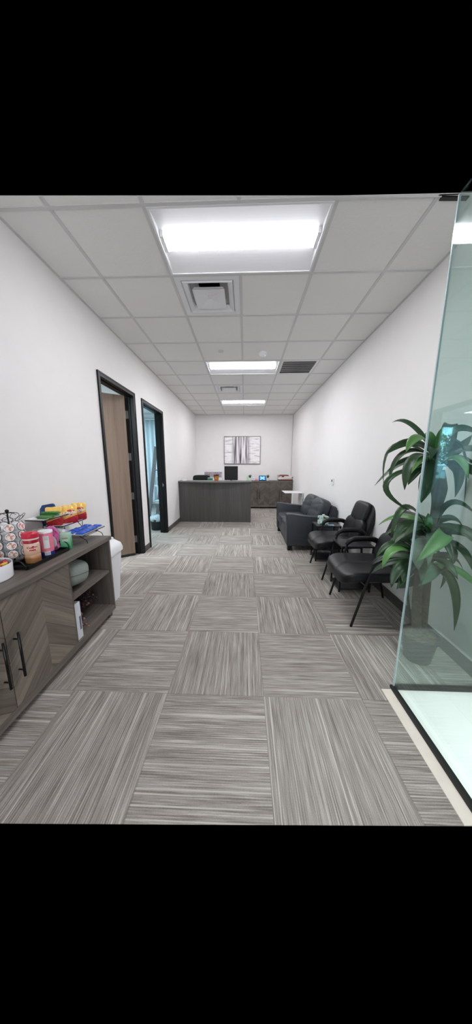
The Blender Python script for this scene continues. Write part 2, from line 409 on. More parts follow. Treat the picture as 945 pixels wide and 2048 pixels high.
# doors
def door_frame(n, ya, yb, zt):
    r = bpy.data.objects.new('door_%d' % n, None); COL.objects.link(r); r['kind'] = 'structure'; r.location = (XL, ya, 0)
    W = yb - ya; f = .05; bm = B()
    for s0, s1 in ((0, f), (W - f, W)):
        box(bm, -WT - .014, .014, s0 + .0, s1, 0, zt, .003)
    box(bm, -WT - .014, .014, f, W - f, zt - f, zt, .003)
    # raised stop in the middle of the jamb
    box(bm, -.075, -.045, f, f + .014, 0, zt - f); box(bm, -.075, -.045, W - f - .014, W - f, 0, zt - f); box(bm, -.075, -.045, f, W - f, zt - f - .014, zt - f)
    # outer face step
    box(bm, .014, .019, .0, .016, 0, zt, .001); box(bm, .014, .019, W - .016, W, 0, zt, .001); box(bm, .014, .019, .016, W - .016, zt - .016, zt, .001)
    obj('door_frame', bm, 'black', r); return r
d1 = door_frame(1, 2.96, 3.92, 2.468); d2 = door_frame(2, 4.175, 5.21, 2.468)
hx, hy = -1.757 - XL, 3.805 - 2.96 + .01; dirx, diry = -.81, -.586; ang = math.atan2(diry, dirx)
bm = B(); box(bm, 0, .90, -.022, .022, .035, 2.41, .002); leaf = obj('door_leaf', bm, 'leafdoor', d1); leaf.location = (hx, hy, 0); leaf.rotation_euler = (0, 0, ang)
bm = B(); box(bm, 0, .9, -.03, .03, .006, .04, .004); obj('door_sweep', bm, 'rubber', leaf)
for z in (2.16, 1.55, .95, .25):
    bm = B(); box(bm, -.104, -.066, .0455 + .0, .0485, z - .055, z + .055)
    bm.free(); bm = B()
    box(bm, -.115, -.08, .96 - .05 - .004, .96 - .05 - .0005, z - .055, z + .055, .001); tube(bm, [(-.12, .9, z - .055), (-.12, .9, z + .055)], .007, 10)
    obj('hinge', bm, 'steel', d1)
bm = B(); box(bm, -.075, -.035, 1.035 - .05 - .006, 1.035 - .05 - .0005, .98, 1.06, .001); box(bm, -.045, -.02, 1.035 - .05 - .009, 1.035 - .05 - .001, 1.0, 1.04, .002); obj('strike_plate', bm, 'steel', d2)
MT['lamp_side'] = emit_mat('lamp_lens_side', (.94, .95, 1, 1), 3.2)

# ================================================================= CEILING FIXTURES
def troffer(xc, y0, label, lens='lamp'):
    t = thing('ceiling_light', label, 'ceiling light', (xc, y0 + T / 2, H), 0, 'recessed ceiling lights')
    a, b = T - .012, T / 2 - .012
    bm = B()
    # pan: flanges, end walls and two concave reflectors
    box(bm, -a, a, -b, -b + .014, -.004, .002); box(bm, -a, a, b - .014, b, -.004, .002)
    box(bm, -a, -a + .014, -b + .014, b - .014, -.004, .002); box(bm, a - .014, a, -b + .014, b - .014, -.004, .002)
    xi, yi = a - .014, b - .014
    for s in (-1, 1):
        pr = []
        for k in range(9):
            q = k / 8; yy = yi - (yi - .068) * q; zz = .036 * math.sin(q * PI / 2)
            pr.append((s * yy, zz))
        up = [(y_, z_ + .006) for y_, z_ in reversed(pr)]
        vs = pr + up
        prism(bm, vs, -xi, xi, 'x')
    for s in (-1, 1): prism(bm, [(-yi, 0), (yi, 0), (yi, .006), (.085, .05), (-.085, .05), (-yi, .006)], s * xi - .002, s * xi + .002, 'x')
    box(bm, -xi, xi, -.070, .070, .042, .05)
    obj('housing', bm, 'white', t)
    bm = B(); prism(bm, [(-.066, .034), (-.063, .012), (-.057, .005), (.057, .005), (.063, .012), (.066, .034)], -xi + .03, xi - .03, 'x')
    for f in bm.faces: f.normal_update(); f.material_index = 0 if f.normal.z < -.9 or f.normal.z > .9 and f.calc_center_median().z < .02 else 1
    obj('lens', bm, [lens, 'lamp_side'], t)
    for s in (-1, 1):
        bm = B(); prism(bm, [(-.085, .055), (.085, .055), (.07, .004), (-.07, .004)], s * (xi - .016) - .012, s * (xi - .016) + .012, 'x'); obj('end_cap', bm, 'white', t)
    return t
troffer(XD, YC + T, 'recessed fluorescent ceiling light nearest the camera, the largest of the row')
troffer(XD, YC + 5 * T, 'recessed ceiling light in the middle of the row, beside the square slotted grille', 'lamp2')
troffer(XD, YC + 9 * T, 'farthest and smallest recessed ceiling light, just before the back wall', 'lamp3')
def diffuser(xc, yc, label):
    t = thing('air_vent', label, 'air vent', (xc, yc, H), 0, 'square air vents'); h = T / 2 - .013
    def ring(bm, r0, z0, r1, z1, th=.003):
        for (ra, za, rb, zb) in ((r0, z0, r1, z1),):
            c = [(-1, -1), (1, -1), (1, 1), (-1, 1)]
            lo = [bm.verts.new((p * ra, q * ra, za)) for p, q in c]; hi = [bm.verts.new((p * rb, q * rb, zb)) for p, q in c]
            lo2 = [bm.verts.new((p * ra, q * ra, za + th)) for p, q in c]; hi2 = [bm.verts.new((p * rb, q * rb, zb + th)) for p, q in c]
            for i in range(4):
                j = (i + 1) % 4
                bm.faces.new((lo[i], lo[j], hi[j], hi[i])); bm.faces.new((lo2[i], hi2[i], hi2[j], lo2[j]))
                bm.faces.new((lo[i], lo2[i], lo2[j], lo[j])); bm.faces.new((hi[i], hi[j], hi2[j], hi2[i]))
    bm = B(); ring(bm, h, .001, h - .05, .001); ring(bm, h - .05, .001, h - .085, .035); obj('frame', bm, 'white', t)
    bm = B(); ring(bm, .222, -.006, .186, .014); ring(bm, .222, -.006, .229, .004); ring(bm, .186, .014, .176, .036); obj('louver', bm, 'white', t)
    bm = B(); ring(bm, .150, -.014, .140, .0); ring(bm, .150, -.014, .02, .004); box(bm, -.02, .02, -.02, .02, .003, .006); ring(bm, .140, .0, .135, .010)
    obj('center_plate', bm, 'white', t)
    bm = B(); lathe(bm, [(.10, .074), (.10, .16)], 32, cap=False); box(bm, -.12, .12, -.12, .12, .16, .165); obj('neck', bm, 'black', t)
    bm = B(); ring(bm, .235, .036, .10, .075); obj('back_pan', bm, 'grid', t)  # white pan coloured grey to put the vent's inner shade into it
    return t
diffuser(XD - T / 2, YC + 2.5 * T, 'large square air vent beside the nearest ceiling light')
diffuser(XD - T / 2, YC + 7.5 * T, 'small far square air vent between the two farther ceiling lights')
t = thing('return_grille', 'square slotted return air grille beside the middle ceiling light', 'air grille', (XD + 1.5 * T, YC + 5.5 * T, H)); h = T / 2 - .013
bm = B(); 
for a, b, c, d in ((-h, h, -h, -h + .03), (-h, h, h - .03, h), (-h, -h + .03, -h + .03, h - .03), (h - .03, h, -h + .03, h - .03)): box(bm, a, b, c, d, -.005, .003, .001)
obj('frame', bm, 'white', t)
bm = B()
for k in range(27):
    x = -h + .03 + (k + .5) * (2 * h - .06) / 27; obox(bm, (x, 0, .004), (.002, 2 * h - .06, .018), Ry(.5))
for k in range(1, 6): box(bm, -h + .03, h - .03, -h + .03 + k * (2 * h - .06) / 6 - .001, -h + .03 + k * (2 * h - .06) / 6 + .001, .0, .008)
obj('slats', bm, 'grid', t)
bm = B(); box(bm, -h, h, -h, h, .03, .035); obj('duct', bm, simple('duct_grey', (70, 70, 72), .8), t)
t = thing('smoke_detector', 'small round white smoke detector in front of the middle ceiling light', 'smoke detector', (.25, 4.06, H))
bm = B(); lathe(bm, [(.06, .002), (.062, -.012), (.055, -.018)], 28); obj('base', bm, 'whitep', t)
bm = B(); lathe(bm, [(.05, -.018), (.047, -.032), (.03, -.042), (.012, -.044)], 28); obj('cover', bm, 'whitep', t)
bm = B(); lathe(bm, [(.04, .003), (.04, -.004), (.037, -.006)], 24); o = obj('sprinkler_cover', bm, 'grid', None); tag(o, 'flat round white sprinkler cover on the ceiling left of the smoke detector', 'sprinkler cover', loc=(-.362, 3.99, H))
bm = B(); prism(bm, [(1.192, 1.906), (1.36, 1.911), (1.36, 1.935), (1.192, 1.93)], -.004, .003); o = obj('ceiling_bracket', bm, 'black'); tag(o, 'short black bracket on the ceiling at the top of the glass', 'bracket', loc=(0, -.004, H))

# ================================================================= GLASS PARTITION
def pane(name, label, x0, x1, y0, y1, z0, z1, loc):
    t = thing(name, label, 'glass panel', loc); return t
GX, GY, GT = .975, 1.434, 2.66
t = thing('glass_panel', 'tall clear green glass panel running along the entry beside the stone strip', 'glass panel', (GX, 1.1, 0))
bm = B(); box(bm, 0, .010, -.85, GY - 1.1 - .002, .012, GT); obj('pane', bm, 'glass', t)
bm = B(); box(bm, -.014, .014, -.38, GY - 1.1 + .012, .003, .024, .003); obj('gasket', bm, 'rubber', t)
bm = B(); box(bm, .0, .010, GY - 1.1 - .0015, GY - 1.1 + .006, .02, GT, .001); obj('polished_edge', bm, 'edge', t)
t = thing('glass_panel', 'clear green glass panel standing square to the wall in front of the potted plant', 'glass panel', (GX, GY, 0))
bm = B(); box(bm, .013, XR - GX, 0, .010, .012, GT); obj('pane', bm, 'glass', t)
bm = B(); box(bm, .022, XR - GX - .012, -.010, .018, .002, .028, .003); obj('channel', bm, 'rubber', t)

# ================================================================= WALL ART, THERMOSTAT, OUTLET
t = thing('framed_picture', 'large framed abstract canvas in grey and white streaks on the back wall', 'picture', (-.70, YB - .002, 1.465))
bm = B(); box(bm, .014, 1.21, -.028, 0, .014, .89); obj('canvas', bm, 'art', t)
bm = B(); box(bm, 0, .013, -.04, 0, 0, .904); box(bm, 1.211, 1.224, -.04, 0, 0, .904); box(bm, .013, 1.211, -.04, 0, 0, .013); box(bm, .013, 1.211, -.04, 0, .891, .904); obj('frame', bm, 'frame', t)
t = thing('thermostat', 'small white thermostat on the right wall above the sofa', 'thermostat', (XR, 4.56, 1.145))
bm = B(); box(bm, -.025, 0, -.045, .045, -.055, .055, .005); obj('case', bm, 'whitep', t)
bm = B(); box(bm, -.028, -.0245, -.025, .025, -.005, .035, .001); obj('screen', bm, simple('lcd_grey', (96, 104, 100), .3), t)
t = thing('wall_outlet', 'white wall outlet with black plugs low on the wall near the white table', 'outlet', (XR, 7.12, .46))
bm = B(); box(bm, -.006, 0, -.04, .04, -.06, .06, .002); obj('cover_plate', bm, 'whitep', t)
for z in (-.025, .025):
    bm = B(); box(bm, -.035, -.0061, -.014, .014, z - .016, z + .016, .004); obj('plug', bm, 'rubber', t)

# ================================================================= SIDEBOARDS
def sideboard(label, cat, loc, rot, W, Hh, D, layout, chev_w, name='sideboard'):
    """local: x along the width, front at y=0, depth +y; layout = list of (kind, x0, x1)"""
    t = thing(name, label, cat, loc, rot); zb = .055
    bm = B(); box(bm, -.012, W + .012, -.012, D, Hh - .035, Hh, .003); obj('top', bm, 'wood', t)
    for a, b in ((0, .022), (W - .022, W)):
        bm = B(); box(bm, a, b, 0, D, zb, Hh - .035, .001); obj('side_panel', bm, 'woodin', t)
    bm = B(); box(bm, .022, W - .022, .0, D, zb, zb + .05, .001); obj('bottom_panel', bm, 'wood', t)
    bm = B(); box(bm, .022, W - .022, D - .012, D, zb + .05, Hh - .035); obj('back_panel', bm, 'woodin', t)
    for (k, x0, x1), nx in zip(layout, layout[1:]):
        if 'open' in (k, nx[0]) or k == 'doorL':
            bm = B(); box(bm, x1 - .009, x1 + .009, .0 if 'open' in (k, nx[0]) else .02, D - .012, zb + .05, Hh - .035, .0005); obj('divider', bm, 'woodin', t)
    for fx in (.03, W - .08):
        for fy in (.02, D - .07):
            bm = B(); box(bm, fx, fx + .05, fy, fy + .05, 0, zb, .003); obj('foot', bm, 'woodin', t)
    nd = 0
    for k, x0, x1 in layout:
        if k == 'open':
            bm = B(); box(bm, x0 + .009, x1 - .009, .012, D - .012, .44 * Hh / .784, .44 * Hh / .784 + .024, .001); obj('shelf', bm, 'wood', t)
        else:
            g = .0015 if k == 'doorL' else .0015; bm = B(); w_ = x1 - x0
            box(bm, g, w_ - g, -.0, .018, zb + .052, Hh - .037, .001); d = obj('door', bm, MT[chev_w], t); d.location = (x0, 0, 0)
            hxx = .042 if k == 'doorL' else w_ - .042
            bm = B(); tube(bm, [(hxx, -.032, .27 * Hh / .784), (hxx, -.032, .54 * Hh / .784)], .007, 10)
            for z in (.31 * Hh / .784, .50 * Hh / .784): tube(bm, [(hxx, 0, z), (hxx, -.032, z)], .0045, 8)
            obj('handle', bm, 'blackmetal', d, True)
    return t
sideboard('grey-brown wooden coffee sideboard with chevron doors and open shelves along the left wall', 'sideboard', (-1.25, .07, 0), PI / 2, 2.135, .784, .403,
          [('open', .022, .545), ('doorR', .547, 1.062), ('doorL', 1.064, 1.578), ('open', 1.58, 2.113)], 'chev')
MT['chev2'] = wood_mat('chevron_planks_small', (70, 62, 58), (92, 84, 78), (112, 104, 97), 'x', (.19, .135))
sideboard('grey-brown four-door sideboard against the back wall behind the reception desk', 'sideboard', (.07, 8.30, 0), 0, 1.5, .92, .42,
          [('doorR', .022, .387), ('doorL', .389, .749), ('doorR', .751, 1.111), ('doorL', 1.113, 1.478)], 'chev2')

# ================================================================= RECEPTION DESK
t = thing('reception_desk', 'dark grey reception desk with a bowed counter top in front of the back wall', 'desk', (-1.64, 6.23, 0))
bm = B(); box(bm, 0, 1.80, 0, .025, 0, 1.01, .001); obj('front_panel', bm, 'desk', t)
for a in (0, 1.775):
    bm = B(); box(bm, a, a + .025, .026, .75, 0, 1.01 if a == 0 else 1.01, .001); obj('side_panel', bm, 'desk', t)
bm = B(); n = 20; poly = [(-.005 + 1.82 * k / n, -.015 - .13 * math.sin(PI * k / n)) for k in range(n + 1)] + [(1.815, .30), (-.005, .30)]
prism(bm, poly, 1.011, 1.04); obj('counter_top', bm, 'desktop', t)
bm = B(); box(bm, .026, 1.774, .04, .76, .72, .745, .001); obj('work_surface', bm, 'desk', t)

# things on/behind the desk
DZ = 1.04
t = thing('computer_monitor', 'black square computer monitor behind the desk counter, below the picture', 'monitor', (-.36, 6.74, .745))
bm = B(); box(bm, -.178, .178, -.02, .02, .29, .655, .006); obj('case', bm, 'black', t)
bm = B(); box(bm, -.165, .165, .0205, .022, .305, .64); obj('screen', bm, simple('dark_screen', (24, 26, 34), .2), t)
bm = B(); box(bm, -.11, .11, -.09, .09, 0, .012, .004); box(bm, -.025, .025, -.012, .012, .01, .30, .003); obj('stand', bm, 'black', t)
t = thing('planter_cup', 'copper orange tin cup full of brown cones on the reception counter', 'cup', (-.70, 6.24, DZ))
bm = B(); prof = [(.048, 0), (.05, .004), (.064, .125), (.067, .13), (.063, .13), (.058, .12), (.045, .02)]; lathe(bm, prof, 6); obj('cup', bm, simple('copper_tin', (176, 106, 44), .4, .2, noise=.15), t)
bm = B(); tube(bm, [(.014 * math.cos(a), -.0635, .075 + .014 * math.sin(a)) for a in [2 * PI * k / 16 for k in range(16)]], .003, 6, closed=True); obj('emblem', bm, simple('pale_gold', (226, 196, 140), .4), t)
for k, (a, b) in enumerate(((-.03, -.01), (.03, .0), (0, .03), (.0, -.025), (.02, -.03))):
    bm = B()
    for q in range(7):
        rr = .026 * math.sin(PI * (q + 1) / 8.5)
        lathe(bm, [(rr * .5, q * .008), (rr, q * .008 + .003), (rr * .6, q * .008 + .010)], 8)
    c = obj('pine_cone', bm, simple('cone_brown', (84, 60, 44), .9, noise=.4)); c.rotation_euler = (.6 * b * 30, .6 * a * 30, 0)
    tag(c, 'small brown cone in the copper cup on the counter', 'pine cone', 'cones in the copper cup', (-.70 + a, 6.24 + b, DZ + .105 + .006 * (k % 3)))
t = thing('office_chair', 'dark office chair whose rounded back shows behind the reception counter', 'office chair', (-1.22, 7.15, 0), 0)
bm = B(); cushion(bm, (0, .0, .98), (.50, .09, .34), 5, 10); obj('backrest', bm, simple('dark_green_fabric', (30, 38, 34), .9), t, True)
bm = B(); cushion(bm, (0, .26, .48), (.5, .48, .09), 5, 8); obj('seat', bm, simple('dark_green_fabric2', (30, 38, 34), .9), t, True)
bm = B(); tube(bm, [(0, .26, .10), (0, .26, .45)], .03, 12); tube(bm, [(0, .2, .46), (0, .03, .5), (0, .045, .85)], .02, 8, 4); obj('column', bm, 'blackmetal', t, True)
bm = B()
for k in range(5):
    a = 2 * PI * k / 5; tube(bm, [(0, .26, .1), (.3 * math.cos(a), .26 + .3 * math.sin(a), .06)], [.022, .014], 8)
    lathe(bm, [(.02, 0), (.026, .02), (.02, .045)], 12, (.3 * math.cos(a), .26 + .3 * math.sin(a), 0))
obj('base', bm, 'blackmetal', t, True)
t = thing('file_cabinet', 'low white file cabinet standing behind the desk in the left back corner', 'cabinet', (-1.63, 8.28, 0))
bm = B(); box(bm, 0, .9, 0, .42, 0, 1.0, .004); obj('body', bm, 'white', t)
for z in (.03, .35, .67):
    bm = B(); box(bm, .02, .88, -.015, 0, z, z + .30, .003); d = obj('drawer', bm, 'white', t)
    bm = B(); box(bm, .38, .52, -.03, -.0151, z + .2, z + .215, .002); obj('handle', bm, 'steel', d)
t = thing('leaning_picture', 'wide low picture in a white frame leaning on the white cabinet behind the desk', 'picture', (-1.38, 8.58, 1.0), (math.radians(-14), 0, 0))
bm = B(); box(bm, 0, .62, -.012, 0, 0, .24); obj('frame', bm, 'white', t)
bm = B(); box(bm, .012, .608, -.0145, -.0125, .012, .20); obj('print', bm, simple('purple_grey_print', (150, 140, 148), .6, noise=.35, nscale=14), t)
t = thing('pen_tray', 'small green tub behind the counter between the office chair and the copper cup', 'tub', (-.93, 6.80, .745))
bm = B(); lathe(bm, [(.055, 0), (.07, .33), (.066, .33), (.05, .01)], 24); obj('tub', bm, simple('teal_plastic', (64, 128, 110), .4), t, 'auto')
bm = B(); lathe(bm, [(.072, .33), (.072, .342), (.05, .35)], 24); obj('lid', bm, simple('pale_teal_plastic', (120, 166, 150), .4), t, 'auto')
t = thing('card_holder', 'small white business card holder at the left end of the counter', 'card holder', (-1.52, 6.33, DZ))
bm = B(); prism(bm, [(-.03, 0), (.03, 0), (.03, .03), (.022, .03), (.018, .008), (-.03, .008)], -.05, .05, 'x'); obj('holder', bm, 'whitep', t)
bm = B(); obox(bm, (0, .005, .032), (.085, .012, .048), Rx(-.15)); obj('cards', bm, 'white', t)

# things on the back sideboard
CZ = .92
def grass_plant(loc, label, seed, size=1.0):
    random.seed(seed)
    t = thing('potted_plant', label, 'potted plant', loc, 0)
    bm = B(); lathe(bm, [(.034, 0), (.046, .09), (.048, .095), (.043, .095), (.04, .08)], 20); obj('pot', bm, 'ceramic', t, 'auto')
    bm = B(); lathe(bm, [(.041, .078), (.041, .082)], 16); obj('soil', bm, 'soil', t)
    bm = B()
    for k in range(26):
        a = random.uniform(0, 2 * PI); l = random.uniform(.09, .15) * size; s = random.uniform(.2, .75)
        b0 = Vector((.015 * math.cos(a), .015 * math.sin(a), .08)); d = Vector((math.cos(a) * s, math.sin(a) * s, 1)).normalized()
        e = b0 + d * l + Vector((0, 0, -.02 * s)); m = b0 + d * l * .55 + Vector((0, 0, .008)); sd = Vector((-math.sin(a), math.cos(a), 0)) * .008
        q = [bm.verts.new(p) for p in (b0 - sd * .6, b0 + sd * .6, m + sd, e, m - sd)]; bm.faces.new(q)
    obj('foliage', bm, simple('grass_green', (52, 88, 52), .5, noise=.3), t)
grass_plant((.175, 8.42, CZ), 'small white pot of green leaves just right of the desk, half hidden by it', 3)
grass_plant((.765, 8.42, CZ), 'small white pot of spiky green leaves right of the blue tablet', 5)
bm = B(); obox(bm, (0, 0, .085), (.07, .004, .12), Rx(-.12)); box(bm, -.035, .035, -.02, .02, 0, .028); o = obj('greeting_card', bm, simple('pale_green_card', (176, 216, 186), .6)); tag(o, 'small pale green card standing beside the plant at the desk end', 'card', loc=(.10, 8.36, CZ))
t = thing('owl_figurine', 'small white owl-like ornament with two dark eyes on the back sideboard', 'figurine', (.30, 8.37, CZ))
bm = B(); lathe(bm, [(.04, 0), (.052, .03), (.05, .065), (.045, .09), (.03, .105), (.008, .11)], 20); obj('body', bm, 'ceramic', t, True)
for s in (-1, 1):
    bm = B(); cushion(bm, (s * .02, -.045, .075), (.02, .012, .02), 2, 6); obj('eye', bm, 'navy', t, True)
t = thing('tissue_pack', 'small pink and white packet lying left of the blue tablet', 'packet', (.405, 8.36, CZ))
bm = B(); cushion(bm, (0, 0, .045), (.13, .06, .09), 4, 8); obj('packet', bm, simple('pink_packet', (236, 196, 208), .5, noise=.2, nscale=20), t, True)
bm = B(); box(bm, -.05, .03, -.034, -.031, .012, .04); obj('label_panel', bm, simple('rose_label', (214, 120, 140), .5), t)
t = thing('tablet', 'black tablet with a bright blue screen propped on the back sideboard', 'tablet', (.585, 8.36, CZ + .005), (math.radians(-14), 0, 0))
bm = B(); box(bm, -.115, .115, -.006, .006, 0, .165, .004); obj('case', bm, 'black', t)
bm = B(); box(bm, -.098, .098, -.0075, -.0062, .018, .148); obj('screen', bm, emit_mat('blue_screen', lin((40, 110, 200)), .38), t)
bm = B()
for cx, cz, r in ((-.05, .115, .03), (.05, .115, .03), (0, .083, .04), (-.05, .05, .03), (.05, .05, .03)): cushion(bm, (cx, -.0078, cz), (r * 2, .0008, r * 1.4), 2.5, 6)
obj('screen_icons', bm, emit_mat('pale_screen', lin((150, 215, 245)), .42), t, label='pale blue shapes')
bm = B(); prism(bm, [(.006, .0), (.07, .014), (.006, .1)], -.06, .06, 'x'); obj('stand', bm, 'black', t)
bk = [((60, 56, 56), .46, .030, .0, 'dark binder at the bottom of the stack on the back sideboard', 'book'),
      ((150, 60, 54), .36, .024, .02, 'dark red folder low in the stack on the back sideboard', 'folder'),
      ((228, 226, 226), .46, .036, .0, 'white binder in the stack on the back sideboard', 'binder'),
      ((224, 214, 204), .44, .034, -.01, 'cream box in the stack, just above the white binder', 'box'),
      ((226, 226, 228), .42, .030, .03, 'white box near the top of the stack on the back sideboard', 'box'),
      ((176, 70, 60), .34, .020, -.06, 'rust red folder on top of the stack on the back sideboard', 'folder'),
      ((96, 70, 66), .28, .014, -.04, 'dark brown notebook lying topmost on the stack', 'notebook')]
z = CZ
for i, (c, wd, hh, dx, lb, ct) in enumerate(bk):
    t = thing(ct if ct != 'book' else 'binder', lb, ct if ct != 'book' else 'binder', (1.33 + dx, 8.47 - .01 * (i % 2), z), (i % 3 - 1) * .03)
    bm = B(); box(bm, -wd / 2, wd / 2, -.15, -.147, 0, hh); box(bm, -wd / 2, wd / 2, -.147, .15, 0, .003); box(bm, -wd / 2, wd / 2, -.147, .15, hh - .003, hh); obj('cover', bm, simple('cover_%d' % i, c, .5), t)
    bm = B(); box(bm, -wd / 2 + .006, wd / 2 - .006, -.146, .144, .0031, hh - .0031); obj('pages', bm, 'white', t)
    if i == 4:
        bm = B(); box(bm, -.15, -.07, -.153, -.1502, .0, hh + .0); obj('label_panel', bm, 'black', t)
    z += hh + .0005

# ================================================================= WHITE C TABLE
t = thing('side_table', 'white C-shaped metal side table standing behind the far arm of the sofa', 'side table', (1.32, 7.02, 0))
bm = B(); box(bm, -.24, .24, -.30, .30, .690, .702, .002); obj('table_top', bm, 'white', t)
bm = B(); box(bm, -.06, -.02, -.29, -.28, .012, .690, .001); obj('leg', bm, 'white', t)
bm = B(); box(bm, .225, .235, -.29, .20, .012, .690, .001); obj('leg', bm, 'white', t)
bm = B(); box(bm, -.10, .24, -.30, .30, 0, .012, .002); obj('base', bm, 'white', t)

# ================================================================= SOFA   (front faces -x)
SY0, SY1 = 4.09, 5.50
t = thing('sofa', 'charcoal leather two-seat sofa against the right wall', 'sofa', (.72, SY0, 0)); L = SY1 - SY0
bm = B(); box(bm, .03, .84, .13, L - .13, .09, .27, .02); obj('base', bm, 'sofa', t, 'auto')
def arm(y0, y1):
    bm = B(); prof = [(.0, .085), (.84, .085), (.84, .50), (.80, .575), (.5, .585), (.25, .605), (.06, .635), (-.01, .64), (-.02, .60)]
    prism(bm, prof, y0, y1, 'y'); bmesh.ops.bevel(bm, geom=[e for e in bm.edges], offset=.022, segments=3, profile=.6, affect='EDGES'); return bm
for a, b in ((0, .15), (L - .15, L)):
    o = obj('arm', arm(a, b), 'sofa', t, 'auto')
for k in range(2):
    y0 = .155 + k * (L - .31) / 2; w2 = (L - .31) / 2 - .004
    bm = B(); cushion(bm, (.32, y0 + w2 / 2, .355), (.66, w2, .19), 7, 14, fn=lambda c: Vector((c.x, c.y, c.z + .012 * (1 - (c.x / .33) ** 2) * (1 if c.z > 0 else 0)))); obj('seat_cushion', bm, 'sofa', t, True)
for k in range(2):
    y0 = .13 + k * (L - .26) / 2; w2 = (L - .26) / 2
    def fn(c, w2=w2):
        cr_ = math.exp(-((c.z + .02 + .10 * c.y) / .018) ** 2) * .012 + math.exp(-((c.z - .08 + .25 * c.y) / .012) ** 2) * .008
        return Vector((c.x + (cr_ if c.x < 0 else 0), c.y, c.z))
    bm = B(); cushion(bm, (.62, y0 + w2 / 2, .62), (.25, w2, .47), 3.6, 22, rot=Ry(math.radians(22)), fn=fn); obj('back_cushion', bm, 'sofa', t, True)
bm = B(); prism(bm, [(.62, .27), (.84, .27), (.85, .70), (.80, .76), (.75, .74)], .10, L - .10, 'y'); bmesh.ops.bevel(bm, geom=list(bm.edges), offset=.02, segments=2, affect='EDGES'); obj('backrest', bm, 'sofa', t, 'auto')
for fx in (.02, .74):
    for fy in (.03, L - .11):
        bm = B(); box(bm, fx, fx + .075, fy, fy + .08, 0, .0855, .004); obj('foot', bm, 'black', t)

# ================================================================= GUEST CHAIRS (front faces -x)
def make_chair(label, loc, rot=0):
    t = thing('guest_chair', label, 'chair', loc, rot, 'padded black guest chairs')
    def sf(c):
        z = c.z - (.035 * max(0, (-c.x - .12) / .14) ** 2) - .010 * math.exp(-(c.y / .012) ** 2) * (1 if c.z > 0 else 0) + .015 * (abs(c.y) / .25) ** 2
        return Vector((c.x, c.y, z))
    bm = B(); cushion(bm, (-.09, 0, .445), (.56, .55, .105), 6, 26, fn=sf); obj('seat', bm, 'leather', t, True)
    rb = Ry(math.radians(17))
    def bf(c):
        return Vector((c.x - .012 * math.exp(-(c.y / .014) ** 2) * (-1 if c.x < 0 else 0) + .10 * (abs(c.y) / .27) ** 3 * -.35, c.y, c.z))
    bm = B(); cushion(bm, (.21, 0, .60), (.13, .50, .34), 3.8, 20, rot=rb, fn=bf); obj('lumbar_cushion', bm, 'leather', t, True)
    bm = B(); cushion(bm, (.275, 0, .83), (.12, .40, .28), 4, 18, rot=rb); obj('head_cushion', bm, 'leather', t, True)
    bm = B(); cushion(bm, (.285, 0, .735), (.09, .57, .58), 4.5, 20, rot=rb, fn=lambda c: Vector((c.x, c.y * (1 - .16 * max(0, c.z / .28) ** 2), c.z))); obj('backrest', bm, 'leather', t, True)
    for s in (-1, 1):
        bm = B(); tube(bm, [(-.28, s * .285, .0), (-.15, s * .285, .52), (-.12, s * .285, .60), (-.07, s * .285, .635), (.10, s * .285, .64), (.19, s * .285, .60), (.22, s * .28, .52)], .0115, 10, 5); obj('arm_frame', bm, 'blackmetal', t, True)
        bm = B(); tube(bm, [(-.145, s * .285, .585), (-.10, s * .285, .635), (-.04, s * .285, .652), (.10, s * .285, .655), (.17, s * .285, .64), (.21, s * .285, .60)], [.017, .026, .03, .03, .026, .016], 12, 6); obj('armrest', bm, 'leather', t, True)
        bm = B(); tube(bm, [(.28, s * .235, 0), (.20, s * .24, .40), (.235, s * .24, .56), (.29, s * .22, .75)], .011, 10, 4); obj('rear_leg', bm, 'blackmetal', t, True)
    bm = B(); tube(bm, [(-.18, -.285, .40), (-.17, -.2, .385), (-.17, .2, .385), (-.18, .285, .40)], .010, 8, 3); tube(bm, [(.2, -.24, .40), (.2, .24, .40)], .010, 8)
    for s in (-1, 1): tube(bm, [(-.18, s * .2, .385), (.2, s * .2, .40)], .009, 8)
    obj('seat_frame', bm, 'blackmetal', t, True)
    return t
c1 = make_chair('black padded guest chair nearest the camera, partly behind the plant leaves', (1.25, 2.365, 0))
c2 = dup(c1, (1.27, 3.30, 0), (0, 0, 0), 'black padded guest chair between the sofa and the nearer side table')

# ================================================================= BLACK SIDE TABLES
def side_table(label, loc):
    t = thing('end_table', label, 'side table', loc, 0, 'small black side tables')
    w_, d_ = .18, .145
    bm = B(); box(bm, -w_, w_, -d_, d_, .53, .548, .002); obj('table_top', bm, 'black2', t)
    for sx in (-1, 1):
        for sy in (-1, 1):
            bm = B(); box(bm, sx * (w_ - .01) - .009, sx * (w_ - .01) + .009, sy * (d_ - .01) - .009, sy * (d_ - .01) + .009, 0, .53, .001); obj('leg', bm, 'blackmetal', t)
    bm = B(); box(bm, -w_ + .002, w_ - .002, -d_ + .002, d_ - .002, .30, .315, .001); obj('shelf', bm, 'black2', t)
    bm = B(); box(bm, -w_ + .002, w_ - .002, -d_ + .002, d_ - .002, .03, .045, .001); box(bm, w_ - .012, w_ - .004, -d_ + .01, d_ - .01, .045, .30, .001); obj('lower_shelf', bm, 'black2', t)
    return t
MT['black2'] = simple('black_laminate', (34, 33, 36), .38)
st1 = side_table('small black side table with magazines between the two guest chairs', (1.265, 2.85, 0))
st2 = dup(st1, (1.255, 3.79, 0), (0, 0, 0), 'small black side table beside the sofa arm with a tissue box on it')
t = thing('tissue_box', 'patterned tissue box in green, white and black on the side table by the sofa', 'tissue box', (1.20, 3.78, .5485), .35)
k = NT('tissue_pattern'); v = k.coord(); n = k.noise(v, 26.0, 1); n2 = k.noise(k.vec(*k.xyz(v)[:2], 5.0), 30.0, 1)
